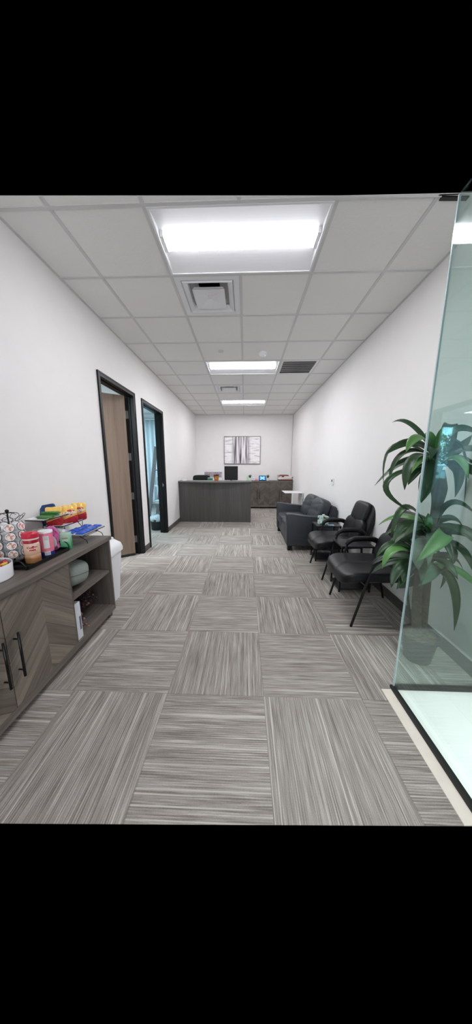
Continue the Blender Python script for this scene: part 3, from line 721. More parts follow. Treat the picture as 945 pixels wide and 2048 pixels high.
c = k.ramp(n, [(.38, lin((34, 46, 40))), (.42, lin((140, 170, 146))), (.52, lin((206, 222, 216))), (.62, lin((176, 206, 208))), (.7, lin((90, 140, 84)))]); k.base(c)
bm = B(); box(bm, -.058, .058, -.058, .058, 0, .125, .002); obj('carton', bm, k.m, t)
bm = B(); lathe(bm, [(.03, .1251), (.03, .1262)], 20, sx=1.1, sy=.7); obj('opening', bm, 'black', t)
bm = B(); cushion(bm, (0, 0, .137), (.045, .02, .03), 3, 6); obj('tissue', bm, 'white', t, True)
bm = B(); box(bm, -.045, .045, -.03, .03, 0, .004, .001); o = obj('business_card_stack', bm, simple('pale_blue_card', (150, 186, 222), .5)); tag(o, 'small pale blue card lying in front of the tissue box', 'card', loc=(1.30, 3.71, .5485))
for i, (x, y, r, c, lb) in enumerate(((1.17, 2.83, .1, (96, 160, 176), 'blue-green magazine at the front of the lower shelf of the nearer side table'), (1.27, 2.86, -.1, (206, 196, 190), 'pale magazine in the middle of the lower shelf of the nearer side table'), (1.36, 2.84, .2, (122, 132, 78), 'olive green magazine at the wall side of the nearer side table shelf'))):
    t = thing('magazine', lb, 'magazine', (x, y, .3155 + .0065 * i), r, 'magazines on the side table shelf')
    bm = B(); box(bm, -.075, .075, -.115, .115, 0, .006, .001); obj('cover', bm, simple('magazine_%d' % i, c, .3, noise=.3, nscale=18), t)
    bm = B(); box(bm, -.055, .055, -.02, .085, .0061, .0068); obj('cover_picture', bm, simple('mag_pic_%d' % i, [(210, 226, 228), (170, 110, 96), (206, 186, 90)][i], .3, noise=.3, nscale=40), t)

# ================================================================= TRASH CAN
t = thing('trash_can', 'tall white swing-lid trash can between the coffee sideboard and the doorway', 'trash can', (-1.475, 2.43, 0))
def rrect(w_, d_, r, n=5):
    o_ = []
    for cx, cy, a0 in ((w_ - r, d_ - r, 0), (-w_ + r, d_ - r, PI / 2), (-w_ + r, -d_ + r, PI), (w_ - r, -d_ + r, 1.5 * PI)):
        for q in range(n + 1): o_.append((cx + r * math.cos(a0 + PI / 2 * q / n), cy + r * math.sin(a0 + PI / 2 * q / n)))
    return o_
def loft(bm, sections):
    rings = [[bm.verts.new((x, y, z)) for x, y in poly] for poly, z in sections]
    for a, b in zip(rings, rings[1:]):
        for i in range(len(a)): bm.faces.new((a[i], a[(i + 1) % len(a)], b[(i + 1) % len(a)], b[i]))
    bm.faces.new(rings[0][::-1]); bm.faces.new(rings[-1]); return bm
bm = B(); loft(bm, [(rrect(.105, .12, .04), 0), (rrect(.145, .165, .05), .53), (rrect(.15, .17, .05), .535), (rrect(.15, .17, .05), .55)]); obj('bin', bm, 'whitep', t, 'auto')
bm = B(); loft(bm, [(rrect(.158, .178, .055), .53), (rrect(.16, .18, .055), .56), (rrect(.145, .165, .05), .61), (rrect(.10, .12, .05), .655), (rrect(.06, .09, .04), .665)]); obj('lid', bm, 'whitep', t, 'auto')
bm = B(); loft(bm, [(rrect(.09, .13, .03), .628), (rrect(.085, .12, .03), .672), (rrect(.05, .10, .03), .682)]); obj('swing_flap', bm, 'white', t, 'auto')

# ================================================================= COFFEE BAR ITEMS
CT = .784
# --- bowl of candies
t = thing('candy_bowl', 'round white ceramic bowl at the near end of the coffee sideboard', 'bowl', (-1.462, 1.285, CT))
bm = B(); lathe(bm, [(.112, 0), (.118, .006), (.121, .088), (.119, .091), (.116, .088), (.112, .02), (.05, .012)], 48); obj('bowl', bm, 'ceramic', t, 'auto')
bm = B(); lathe(bm, [(.1155, .062), (.1155, .066)], 40); 
candy_c = [((150, 20, 40), 'dark red'), ((220, 60, 110), 'pink'), ((232, 190, 70), 'gold'), ((70, 26, 30), 'dark brown'), ((196, 34, 44), 'bright red'), ((226, 222, 232), 'silver white'), ((60, 34, 84), 'purple')]
bm.free()
cm = [simple('wrapper_' + n.replace(' ', '_'), c, .25, .2, noise=.2, nscale=90, bump=.5) for c, n in candy_c]
random.seed(21); cpts = []
for r_, n_ in ((.018, 3), (.055, 8), (.088, 14)):
    for q in range(n_): cpts.append((r_, 2 * PI * q / n_ + r_ * 30))
for i, (r_, a) in enumerate(cpts):
    bm = B(); cushion(bm, (0, 0, 0), (.034, .022, .018), 3, 5)
    for s in (-1, 1):
        v = [bm.verts.new(p) for p in ((s * .014, 0, 0), (s * .024, .009, .004), (s * .026, 0, -.002), (s * .024, -.009, .003))]; bm.faces.new(v)
    ci = random.randrange(7); o = obj('wrapped_candy', bm, cm[ci], None, False)
    o.rotation_euler = (random.uniform(-.4, .4), random.uniform(-.4, .4), random.uniform(0, 6))
    tag(o, 'small %s foil-wrapped candy in the white bowl' % candy_c[ci][1], 'candy', '%s candies in the white bowl' % candy_c[ci][1], (-1.462 + r_ * math.cos(a), 1.285 + r_ * math.sin(a), CT + .074 + random.uniform(-.004, .012)))
for i, (r_, a) in enumerate(cpts[::2]):
    pass
bm = B(); lathe(bm, [(.108, .012), (.1135, .06), (.09, .064)], 32); o = obj('candy_pile', bm, cm[3]); tag(o, 'lower layer of wrapped candies deep in the white bowl', 'candy', loc=(-1.462, 1.285, CT + .002)); o['kind'] = 'stuff'
# --- white lidded sugar jar behind the bowl
t = thing('sugar_jar', 'small white round-lidded jar between the bowl and the pod carousel', 'jar', (-1.598, 1.408, CT))
bm = B(); lathe(bm, [(.038, 0), (.05, .02), (.052, .05), (.048, .06)], 28); obj('jar', bm, 'ceramic', t, True)
bm = B(); lathe(bm, [(.053, .06), (.05, .075), (.036, .095), (.012, .106), (.009, .112)], 28); obj('lid', bm, 'ceramic', t, True)
# --- coffee pod carousel
CX, CY = -1.545, 1.555
t = thing('pod_carousel', 'black wire coffee pod carousel with a round ball finial', 'pod carousel', (CX, CY, CT))
bm = B(); lathe(bm, [(.058, 0), (.058, .006), (.01, .014)], 28); obj('base', bm, 'blackmetal', t, 'auto')
bm = B(); tube(bm, [(0, 0, .01), (0, 0, .345)], .0045, 8); obj('pole', bm, 'blackmetal', t, True)
bm = B(); lathe(bm, [(.001, .338), (.008, .341), (.0115, .35), (.008, .359), (.001, .362)], 16); obj('finial', bm, 'black', t, True)
NC = 7; a00 = math.radians(-48)
tiers = [.075, .133, .191, .249]
MT['podlid'] = None
k = NT('pod_foil'); v = k.coord(); n = k.noise(v, 55.0, 2); k.base(k.ramp(n, [(.36, lin((150, 92, 72))), (.46, lin((196, 140, 120))), (.52, lin((222, 190, 180))), (.62, lin((236, 222, 218)))])); k.b.inputs['Roughness'].default_value = .3; MT['podlid'] = k.m
k = NT('pod_foil_red'); v = k.coord(); n = k.noise(v, 60.0, 2); k.base(k.ramp(n, [(.40, lin((196, 70, 80))), (.50, lin((232, 190, 186))), (.62, lin((240, 226, 222)))])); k.b.inputs['Roughness'].default_value = .3; MT['podlid2'] = k.m
for c in range(NC):
    a = a00 + 2 * PI * c / NC; bm = B()
    R0 = .072
    for zz in tiers + [.305]:
        tl = -.25 if zz < .3 else .9
        cc = Vector((R0 * math.cos(a), R0 * math.sin(a), zz)); tx = Vector((-math.sin(a), math.cos(a), 0)); up = Vector((math.cos(a) * tl, math.sin(a) * tl, 1)).normalized()
        tube(bm, [cc + (tx * math.cos(q) + up * math.sin(q)) * .026 for q in [2 * PI * i / 20 for i in range(20)]], .0016, 6, closed=True)
    tube(bm, [(0, 0, .335), (.03 * math.cos(a), .03 * math.sin(a), .338), (.055 * math.cos(a), .055 * math.sin(a), .328)], .0017, 6, 4)
    tube(bm, [(.055 * math.cos(a), .055 * math.sin(a), .012), (.070 * math.cos(a), .070 * math.sin(a), .05)], .0017, 6)
    obj('wire_column', bm, 'blackmetal', t, True)
pod = thing('coffee_pod', 'x', 'coffee pod', (0, 0, 0))
bm = B(); lathe(bm, [(.0175, -.042), (.0185, -.04), (.0225, -.003), (.0255, -.002), (.0255, 0)], 24); obj('cup', bm, 'whitep', pod, 'auto')
bm = B(); lathe(bm, [(.0215, .0002), (.0215, .001)], 24); obj('foil_lid', bm, 'podlid', pod, label='printed foil lid')
pod2 = thing('coffee_pod', 'x', 'coffee pod', (0, 0, 0))
bm = B(); lathe(bm, [(.0175, -.042), (.0185, -.04), (.0225, -.003), (.0255, -.002), (.0255, 0)], 24); obj('cup', bm, 'whitep', pod2, 'auto')
bm = B(); lathe(bm, [(.0215, .0002), (.0215, .001)], 24); obj('foil_lid', bm, 'podlid2', pod2, label='red and white printed foil lid')
tn = ['lowest', 'second', 'third', 'top']; cn = {0: 'facing the camera', 1: 'nearest the creamer jar', 6: 'second from the left', 5: 'at the far left', 2: 'facing the doorway', 3: 'facing the wall', 4: 'at the back left'}
first = True
for c in range(NC):
    a = a00 + 2 * PI * c / NC
    for q, zz in enumerate(tiers):
        src = pod2 if c == 1 else pod
        o = dup(src, (CX + .079 * math.cos(a), CY + .079 * math.sin(a), CT + zz + .002))
        o.rotation_euler = (0, PI / 2 - .25, a)
        o['label'] = 'coffee pod with %s lid, %s tier, column %s' % ('red' if c == 1 else 'brown', tn[q], cn[c])
for pz in (pod, pod2):
    for ch in list(pz.children): bpy.data.objects.remove(ch, do_unlink=True)
    bpy.data.objects.remove(pz, do_unlink=True)
# --- tray
t = thing('serving_tray', 'black rectangular metal tray with looped wire handles holding the creamers', 'tray', (-1.41, 1.615, CT))
bm = B(); box(bm, -.066, .066, -.18, .18, .006, .010); 
for a, b, c, d in ((-.07, .07, -.184, -.18), (-.07, .07, .18, .184), (-.07, -.066, -.18, .18), (.066, .07, -.18, .18)): box(bm, a, b, c, d, .004, .026, .001)
obj('tray', bm, 'black', t)
for s in (-1, 1):
    bm = B(); tube(bm, [(-.055, s * .186, .0), (-.058, s * .195, .03), (-.03, s * .20, .062), (.03, s * .20, .062), (.058, s * .195, .03), (.055, s * .186, .0)], .0035, 8, 5); obj('handle', bm, 'blackmetal', t, True)
for sx in (-1, 1):
    for sy in (-1, 1):
        bm = B(); lathe(bm, [(.004, 0), (.005, .006)], 10, (sx * .055, sy * .16, 0)); obj('foot', bm, 'rubber', t)
TZ = CT + .0102
# --- creamer jar
t = thing('creamer_jar', 'coffee creamer jar with a red lid and tan label on the black tray', 'creamer', (-1.405, 1.545, TZ), math.radians(44))
MT['tan'] = None
k = NT('creamer_label'); x, y, z = k.xyz(k.coord()); zz = k.math('ADD', z, k.math('MULTIPLY', k.noise(k.coord(), 22.0, 2), .03))
k.base(k.ramp(k.math('DIVIDE', zz, .15), [(.10, lin((196, 142, 86))), (.30, lin((160, 108, 70))), (.42, lin((206, 160, 120))), (.55, lin((222, 178, 154))), (.8, lin((226, 186, 168)))])); k.b.inputs['Roughness'].default_value = .35; MT['tan'] = k.m
bm = B(); lathe(bm, [(.040, 0), (.043, .004), (.0435, .05), (.041, .056), (.0435, .062), (.0435, .09), (.0435, .115), (.040, .138)], 36); obj('bottle', bm, 'tan', t, True)
bm = B(); lathe(bm, [(.0405, .134), (.041, .15), (.040, .156)], 36); obj('neck_band', bm, simple('dark_red', (170, 30, 48), .35), t, 'auto')
bm = B(); lathe(bm, [(.0445, .157), (.0445, .167)], 36); obj('white_ring', bm, simple('pale_pink_ring', (240, 204, 206), .4), t, 'auto')
bm = B(); lathe(bm, [(.045, .168), (.046, .172), (.045, .196), (.038, .203), (.010, .204)], 36); box(bm, -.012, .012, -.03, .01, .203, .2085, .002); obj('lid', bm, 'red', t, 'auto')
def curved_text(body, size, mat, parent, rad, z, sx=1.0, name='lettering', bold=.001):
    o = text(body, size, mat, parent, (0, 0, 0), (0, 0, 0), name, .0004, bold)
    for v in o.data.vertices:
        X, Y, Z = v.co * 1.0; th = -PI / 2 + X * sx / rad; rr = rad + .0006 + Z
        v.co = Vector((rr * math.cos(th), rr * math.sin(th), z + Y))
    return o
def curved_patch(rad, w_, z0, z1, n=14, ell=False, th=.0006):
    bm = B(); m = 8; g = {}
    for s in (0, 1):
        for i in range(n + 1):
            for j in range(m + 1):
                u, v = -1 + 2 * i / n, -1 + 2 * j / m
                if ell: uu, vv = u * math.sqrt(1 - v * v / 2), v * math.sqrt(1 - u * u / 2)
                else: uu, vv = u, v
                a = -PI / 2 + uu * w_ / 2 / rad; rr = rad + s * th + .0001; g[s, i, j] = bm.verts.new((rr * math.cos(a), rr * math.sin(a), (z0 + z1) / 2 + vv * (z1 - z0) / 2))
    for s in (0, 1):
        for i in range(n):
            for j in range(m): bm.faces.new((g[s, i, j], g[s, i + 1, j], g[s, i + 1, j + 1], g[s, i, j + 1]))
    return bm
MT['labelwhite'] = simple('label_cream', (236, 214, 198), .4); MT['ink'] = simple('red_ink', (196, 44, 48), .4); MT['greyink'] = simple('grey_ink', (150, 150, 160), .5)
obj('label_oval', curved_patch(.0435, .062, .082, .130, ell=True), 'labelwhite', t)
curved_text('Coffee', .021, 'ink', t, .0454, .109); curved_text('mate', .017, 'ink', t, .0454, .092)
# --- sweetener canister
t = thing('sweetener_canister', 'pink and blue powder canister with a white lid on the black tray', 'canister', (-1.405, 1.668, TZ), math.radians(40))
k = NT('canister_print'); x, y, z = k.xyz(k.coord()); n = k.noise(k.coord(), 30.0, 3)
c = k.mix(n, lin((220, 84, 124)), lin((240, 150, 170))); c = k.mix(k.math('LESS_THAN', z, .035), c, lin((42, 50, 132))); k.base(c); k.b.inputs['Roughness'].default_value = .35
bm = B(); lathe(bm, [(.042, 0), (.0425, .003), (.0425, .168), (.041, .172)], 36); obj('can', bm, k.m, t, 'auto')
bm = B(); lathe(bm, [(.0445, .168), (.0445, .180), (.042, .183), (.01, .1835)], 36); obj('lid', bm, 'whitep', t, 'auto')
obj('nutrition_label', curved_patch(.0425, .034, .062, .150), 'white', t)
for i, zz in enumerate((.144, .136, .130, .124, .118, .112, .098, .092, .086, .080)):
    obj('label_line', curved_patch(.0433, .028 if i % 2 else .024, zz - .0012, zz + .0006, n=6), 'greyink', t) if i < 4 else None
bm = curved_patch(.0432, .034, .012, .040); obj('barcode_label', bm, 'white', t)
bm = B()
for i in range(14):
    a = -PI / 2 + (i - 6.5) * .0021 / .0442; w2 = .0006 if i % 3 else .001; obox(bm, Vector((.0441 * math.cos(a), .0441 * math.sin(a), .026)), (w2, .0006, .02), Rz(a + PI / 2))
obj('barcode', bm, 'greyink', t)
# --- green box, pink pouch, clear bag
t = thing('tea_box', 'translucent mint green carton at the far end of the black tray', 'carton', (-1.392, 1.845, CT), math.radians(25))
k = NT('mint_gradient_print'); x, y, z = k.xyz(k.coord()); k.base(k.ramp(k.math('DIVIDE', z, .13), [(.0, lin((50, 160, 96))), (.45, lin((110, 196, 146))), (.9, lin((176, 218, 196)))])); k.b.inputs['Roughness'].default_value = .3
bm = B(); box(bm, -.034, .034, -.03, .03, 0, .128, .003); obj('carton', bm, k.m, t)
bm = B(); box(bm, -.022, .018, -.0312, -.0302, .088, .094); obj('label_panel', bm, simple('dull_red', (190, 70, 70), .5), t)
bm = B(); box(bm, -.02, .02, -.0312, -.0302, .074, .077); box(bm, -.02, .02, -.0312, -.0302, .066, .069); obj('label_line', bm, 'white', t)
t = thing('sweetener_pouch', 'crinkled magenta pouch behind the pink canister', 'pouch', (-1.437, 1.765, TZ), math.radians(35))
random.seed(5)
bm = B(); cushion(bm, (0, 0, .095), (.085, .04, .19), 3.0, 14, fn=lambda c: Vector((c.x * (1 + .12 * math.sin(c.z * 60)), c.y * (1 - .6 * max(0, c.z / .1) ** 2) + .004 * math.sin(c.x * 180 + c.z * 90), c.z)))
obj('pouch', bm, simple('magenta_foil', (214, 110, 176), .25, .1, noise=.3, nscale=50, bump=.6), t, True)
bm = B(); cushion(bm, (.0, -.018, .07), (.05, .012, .09), 3, 8); obj('label_panel', bm, 'white', t, True)
for (nm, lb, x, y, sx, sz) in (('plastic_bag', 'crumpled translucent white plastic bag behind the red-lidded creamer', -1.56, 1.80, .12, .17), ('plastic_bag', 'rounded translucent white plastic bag behind the pink canister', -1.54, 1.96, .13, .14)):
    bm = B(); cushion(bm, (0, 0, sz / 2), (sx, .09, sz), 2.6, 16, fn=lambda c: c * (1 + .05 * math.sin(c.x * 110 + c.z * 70) + .04 * math.sin(c.y * 160 - c.z * 120)))
    o = obj(nm, bm, simple('cloudy_plastic', (214, 212, 214), .3, bump=.5, nscale=30), None, True); tag(o, lb, 'plastic bag', loc=(x, y, CT))
# --- tiered snack stand
t = thing('tiered_stand', 'three-tier black wire serving stand with white rectangular plates', 'serving stand', (-1.40, 2.08, CT))
plates = [(.012, 0, .078, .085, .165), (-.147, .015, .148, .072, .155), (-.155, -.17, .235, .075, .15)]   # x, y, z, halfx, halfy
for (px, py, pz, hx_, hy_) in plates:
    bm = B(); box(bm, px - hx_ + .012, px + hx_ - .012, py - hy_ + .012, py + hy_ - .012, pz, pz + .004)
    poly0 = [(px - hx_ + .012, py - hy_ + .012), (px + hx_ - .012, py - hy_ + .012), (px + hx_ - .012, py + hy_ - .012), (px - hx_ + .012, py + hy_ - .012)]
    poly1 = [(px - hx_, py - hy_), (px + hx_, py - hy_), (px + hx_, py + hy_), (px - hx_, py + hy_)]
    a = [bm.verts.new((x, y, pz)) for x, y in poly0]; b = [bm.verts.new((x, y, pz + .010)) for x, y in poly1]; a2 = [bm.verts.new((x, y, pz + .004)) for x, y in poly0]; b2 = [bm.verts.new((x, y, pz + .0135)) for x, y in poly1]
    for i in range(4):
        j = (i + 1) % 4; bm.faces.new((a[i], a[j], b[j], b[i])); bm.faces.new((a2[j], a2[i], b2[i], b2[j])); bm.faces.new((b[i], b[j], b2[j], b2[i]))
    obj('plate', bm, 'ceramic', t)
    bm = B(); hx2, hy2 = hx_ - .004, hy_ - .004
    tube(bm, [(px - hx2, py - hy2, pz + .002), (px + hx2, py - hy2, pz + .002), (px + hx2, py + hy2, pz + .002), (px - hx2, py + hy2, pz + .002)], .0032, 6, closed=True); obj('wire_rim', bm, 'blackmetal', t)
bm = B()
for y in (-.11, .12):
    tube(bm, [(.095, y, .003), (.085, y, .03), (.05, y, .05), (.02, y, .074)], .003, 8, 4); tube(bm, [(.05, y, .05), (-.06, y, .05), (-.14, y, .145)], .003, 8); tube(bm, [(-.06, y, .05), (-.22, y, .003)], .003, 8)
    tube(bm, [(-.09, y, .08), (-.085, y, .14)], .003, 8)
tube(bm, [(.05, -.11, .05), (.05, .12, .05)], .003, 8); tube(bm, [(-.14, -.11, .145), (-.155, -.14, .233)], .003, 8); tube(bm, [(-.22, -.11, .003), (-.22, -.17, .1), (-.18, -.2, .233)], .003, 8, 3)
obj('wire_frame', bm, 'blackmetal', t, True)
SX, SYY = -1.40, 2.08
# blue snack packets on the lowest plate
random.seed(11)
def packet(nm, lb, cat, mat, loc, rot, size, grp=None, band=True):
    t = thing(nm, lb, cat, loc, rot, grp); w_, d_, h_ = size
    bm = B(); cushion(bm, (0, 0, 0), (w_, d_, h_), 5, 8, fn=lambda c: Vector((c.x, c.y, c.z * (1 - (abs(c.x) / (w_ / 2)) ** 6 * .5) + .0015 * math.sin(c.x * 300)))); obj('wrapper', bm, mat, t, True)
    if band:
        for s in (-1, 1):
            bm = B(); box(bm, s * w_ / 2 - .006, s * w_ / 2 + .006, -d_ / 2, d_ / 2, -.001, .001); obj('crimped_end', bm, mat, t)
    return t
pk = []
for r_ in range(2):
    for q in range(6):
        pk.append((SX + .012 + (.045 if r_ == 0 else -.048), SYY - .12 + q * .046, CT + .098 + .002 * (q % 3), .15 * math.sin(q * 2.1)))
proto = None
for i, (x, y, z, r_) in enumerate(pk):
    lb = 'small blue foil snack packet on the lowest plate, %s row' % ('front' if i < 6 else 'wall side')
    if proto is None: proto = packet('snack_packet', lb, 'snack packet', 'blue', (x, y, z), (.15, 0, r_ + .1), (.062, .045, .020), 'blue packets in the front row of the lowest plate'); 
    else: dup(proto, (x, y, z), (.12 * math.sin(i), .1 * math.cos(i), r_ + .1 * i % .5), lb, 'blue packets in the %s row of the lowest plate' % ('front' if i < 6 else 'wall side'))
for i in range(3):
    tt_ = thing('wipe_packet', 'white paper packet lying among the blue packets on the lowest plate', 'packet', (SX + .012 + (-.005), SYY - .11 + i * .1, CT + .086), .2 * i - .1, 'white packets on the lowest plate')
    bm = B(); box(bm, -.018, .018, -.035, .035, 0, .005, .001); obj('wrapper', bm, 'white', tt_)
# corn chip bags on the middle plate
def chip_bag(lb, loc, rz, tilt, w_=.115, h_=.155, body='yellow'):
    t = thing('chip_bag', lb, 'chip bag', loc, (tilt, 0, rz))
    def shape(c):
        q = .06 + .94 * max(0, 1 - (abs(c.z) / (h_ / 2)) ** 2.6)
        return Vector((c.x * (1 - .05 * (1 - abs(c.z) / (h_ / 2))) + .001 * math.sin(c.z * 140), c.y * q + .002 * math.sin(c.x * 150 + c.z * 60), c.z + .0012 * math.sin(c.x * 130)))
    k = NT('chip_bag_print'); x, y, z = k.xyz(k.coord())
    lim = k.math('ADD', .052, k.math('MULTIPLY', x, .35)); n = k.noise(k.coord(), 60.0, 2)
    red = k.mix(n, lin((150, 16, 26)), lin((224, 60, 64))); yel = k.mix(n, lin((236, 186, 84)), lin((252, 214, 128)))
    c = k.mix(k.math('LESS_THAN', z, lim), yel, red); c = k.mix(k.math('LESS_THAN', k.math('ABSOLUTE', k.math('SUBTRACT', z, k.math('ADD', lim, .008))), .003), c, lin((240, 140, 40)))
    k.base(c); k.b.inputs['Roughness'].default_value = .28; k.bump(k.noise(k.coord(), 40.0, 2), .5, .006)
    bm = B(); cushion(bm, (0, 0, h_ / 2), (w_, .056, h_), 9.0, 18, fn=shape); obj('bag', bm, k.m, t, True)
    bm = B(); cushion(bm, (.0, -.0245, h_ * .58), (w_ * .72, .008, .05), 2.2, 10, rot=Ry(-.18)); obj('logo_oval', bm, 'ink', t, True)
    text('Fritos', .038, 'white', t, (0, -.034, h_ * .57), (PI / 2, -.18, 0), depth=.001, bold=.0012)
    return t
chip_bag('leftmost yellow and red corn chip bag on the middle plate, leaning left', (-1.55, 1.955, CT + .155), .60, -.12)
chip_bag('middle yellow and red corn chip bag, in front of the other two', (-1.49, 2.055, CT + .155), .62, -.14)
chip_bag('rightmost yellow and red corn chip bag, nearest the doorway', (-1.495, 2.185, CT + .155), .62, -.10)
t = thing('chip_bag', 'dark blue chip bag standing behind the leftmost corn chip bag', 'chip bag', (-1.60, 1.985, CT + .155), (-.1, -.15, .6))
bm = B(); cushion(bm, (0, 0, .085), (.12, .05, .175), 9, 16, fn=lambda c: Vector((c.x, c.y * (.06 + .94 * max(0, 1 - (abs(c.z) / .0875) ** 2.6)) + .002 * math.sin(c.x * 120 + c.z * 70), c.z))); obj('bag', bm, 'navy', t, True)
# green bars on the top plate
for i, (dx, dy, dz, rz, lb) in enumerate(((.02, -.07, 0, 1.35, 'green wrapped snack bar at the near end of the top plate'), (.0, .0, 0, 1.6, 'green wrapped snack bar in the middle of the top plate'), (-.02, .06, 0, 1.5, 'green wrapped snack bar toward the chip bags on the top plate'), (-.0, .02, .02, 1.75, 'topmost green wrapped snack bar lying across the others on the top plate'))):
    packet('snack_bar', lb, 'snack bar', 'green', (SX - .155 + dx, SYY - .17 + dy, CT + .235 + .014 + dz), (0, 0, rz - 1.5), (.13, .04, .02))
# --- shelf items in the sideboard
t = thing('cushion', 'sage grey cushion pushed into the upper open shelf of the coffee sideboard', 'cushion', (-1.41, 1.815, .590))
bm = B(); cushion(bm, (0, 0, 0), (.28, .30, .20), 3.0, 16, rot=Rx(-.18)); obj('cover', bm, 'cushion', t, True)
bm = B(); tube(bm, [(.14 * math.copysign(abs(math.cos(q)) ** .667, math.cos(q)), .15 * math.copysign(abs(math.sin(q)) ** .667, math.sin(q)) * math.cos(-.18), .15 * math.copysign(abs(math.sin(q)) ** .667, math.sin(q)) * math.sin(-.18)) for q in [2 * PI * i / 40 for i in range(40)]], .003, 6, closed=True); obj('piping', bm, simple('dark_piping', (96, 104, 100), .9), t, True)
t = thing('binder', 'tall white binder standing against the door side on the bottom shelf', 'binder', (-1.262, 1.662, .1055), (0, 0, 0))
bm = B(); box(bm, -.22, .0, 0, .004, 0, .295, .001); box(bm, -.22, .0, .066, .070, 0, .295, .001); box(bm, -.004, 0, .004, .066, 0, .295, .001); obj('cover', bm, simple('pale_blue_white', (222, 226, 232), .5), t)
bm = B(); box(bm, -.215, -.006, .006, .064, .004, .285); obj('pages', bm, 'white', t)
bm = B(); box(bm, .0001, .001, .045, .062, .07, .18); obj('spine_label', bm, simple('slate', (96, 106, 130), .5), t)
t = thing('dried_flower_bunch', 'bunch of dark plum dried flowers with copper tips on the bottom shelf', 'dried flowers', (-1.40, 1.80, .106))
random.seed(9)
bm = B(); bm2 = B(); bm3 = B()
for k_ in range(34):
    b0 = Vector((-.06, .0, .10)); tip = Vector((random.uniform(-.08, .11), random.uniform(-.02, .30), random.uniform(.05, .27)))
    if k_ % 4 == 0: tip = Vector((random.uniform(.05, .12), random.uniform(-.03, .04), random.uniform(.03, .12)))
    if tip.y > .2: tip.z = max(tip.z, .15)
    mid = (b0 + tip) / 2 + Vector((0, 0, .03)); tube(bm, [b0, mid, tip], .0016, 5, 3)
    for q in range(10):
        c_ = b0.lerp(tip, .35 + .65 * q / 9) + Vector([random.uniform(-.014, .014) for _ in range(3)]); c_.z = max(.014, min(c_.z, .30))
        bmesh.ops.create_icosphere(bm3 if (q > 7 and k_ % 4 < 2) else bm2, subdivisions=1, radius=random.uniform(.007, .013), matrix=Matrix.Translation(c_))
obj('stems', bm, simple('plum_stem', (46, 28, 32), .8), t); obj('flower_heads', bm2, simple('dark_plum', (50, 28, 38), .7, noise=.6, nscale=90), t, label='dark plum flower heads')['kind'] = 'stuff'; obj('copper_berries', bm3, simple('copper_berry', (140, 96, 84), .5), t, label='copper coloured tips')

# ================================================================= SIDE OFFICE 2
t = thing('curtain', 'pale blue pleated curtain hanging in the second office', 'curtain', (-2.75, 6.93, .25))
bm = B(); n = 110; Wc = 1.9
def cv(x, z): return (x - Wc / 2, -.03 + .028 * math.sin(x * 52 + .8 * math.sin(x * 9)) * (.55 + .45 * (1 - z / 2.35)) , z)
rows = []
for j in range(9):
    z = 2.35 * j / 8; rows.append([bm.verts.new(cv(Wc * i / n, z)) for i in range(n + 1)])
for a, b in zip(rows, rows[1:]):
    for i in range(n): bm.faces.new((a[i], a[i + 1], b[i + 1], b[i]))
o = obj('panel', bm, 'curtain', t, True); md = o.modifiers.new('thickness', 'SOLIDIFY'); md.thickness = .003
bm = B(); tube(bm, [(-Wc / 2 - .05, -.03, 2.36), (Wc / 2 + .02, -.03, 2.36)], .012, 10); obj('rod', bm, 'whitep', t, True)
t = thing('ladder_shelf', 'grey leaning ladder shelf seen through the second doorway', 'shelf', (-2.30, 5.75, 0))
for y in (0, .6):
    bm = B(); tube(bm, [(0, y, .0), (.30, y, 1.86)], .001, 4); bm.free(); bm = B()
    obox(bm, Vector((.155, y, .915)), (.075, .035, 1.86), Ry(math.atan2(.30, 1.86))); obj('side_rail', bm, 'ladder', t)
for z, d_ in ((.18, .44), (.50, .38), (.93, .30), (1.30, .24)):
    bm = B(); xx = .30 * z / 1.86; box(bm, xx - .01, xx + d_, .018, .582, z, z + .02, .001); obj('shelf', bm, 'white' if z > .9 and z < 1 else 'ladder', t)
for (x, y, z, w_, h_, c, lb) in ((-2.00, 5.95, .951, .09, .20, (150, 160, 172), 'grey-blue box file on the second shelf from the top of the ladder shelf'), (-1.96, 6.0, 1.321, .08, .22, (200, 210, 216), 'pale box file on the top shelf of the ladder shelf'), (-2.06, 5.95, .521, .16, .07, (190, 214, 218), 'pale folded cloth stack low on the ladder shelf')):
    t = thing('box_file', lb, 'box file', (x, y, z)); bm = B(); box(bm, -w_ / 2, w_ / 2, -.12, .12, 0, h_, .004); obj('body', bm, simple('file_%d' % int(z * 100), c, .6, noise=.2), t)
    bm = B(); box(bm, -w_ / 3, w_ / 3, -.1215, -.1202, h_ * .3, h_ * .6); obj('label_panel', bm, 'white', t)
t = thing('waste_bin', 'black waste bin with a crumpled white liner just inside the second doorway', 'waste bin', (-1.97, 5.44, 0))
bm = B(); lathe(bm, [(.11, 0), (.115, .01), (.135, .235), (.138, .24), (.13, .235), (.108, .02)], 28); obj('bin', bm, simple('bin_black', (26, 26, 30), .5), t, 'auto')
bm = B(); lathe(bm, [(.133, .20), (.142, .245), (.12, .30), (.06, .33), (.01, .335)], 24)
random.seed(2)
for v in bm.verts: v.co += Vector([random.uniform(-.012, .012) for _ in range(3)]) * (1 if v.co.z > .24 else .1)
obj('liner', bm, simple('liner_white', (186, 204, 210), .5, noise=.3, nscale=30), t, True)

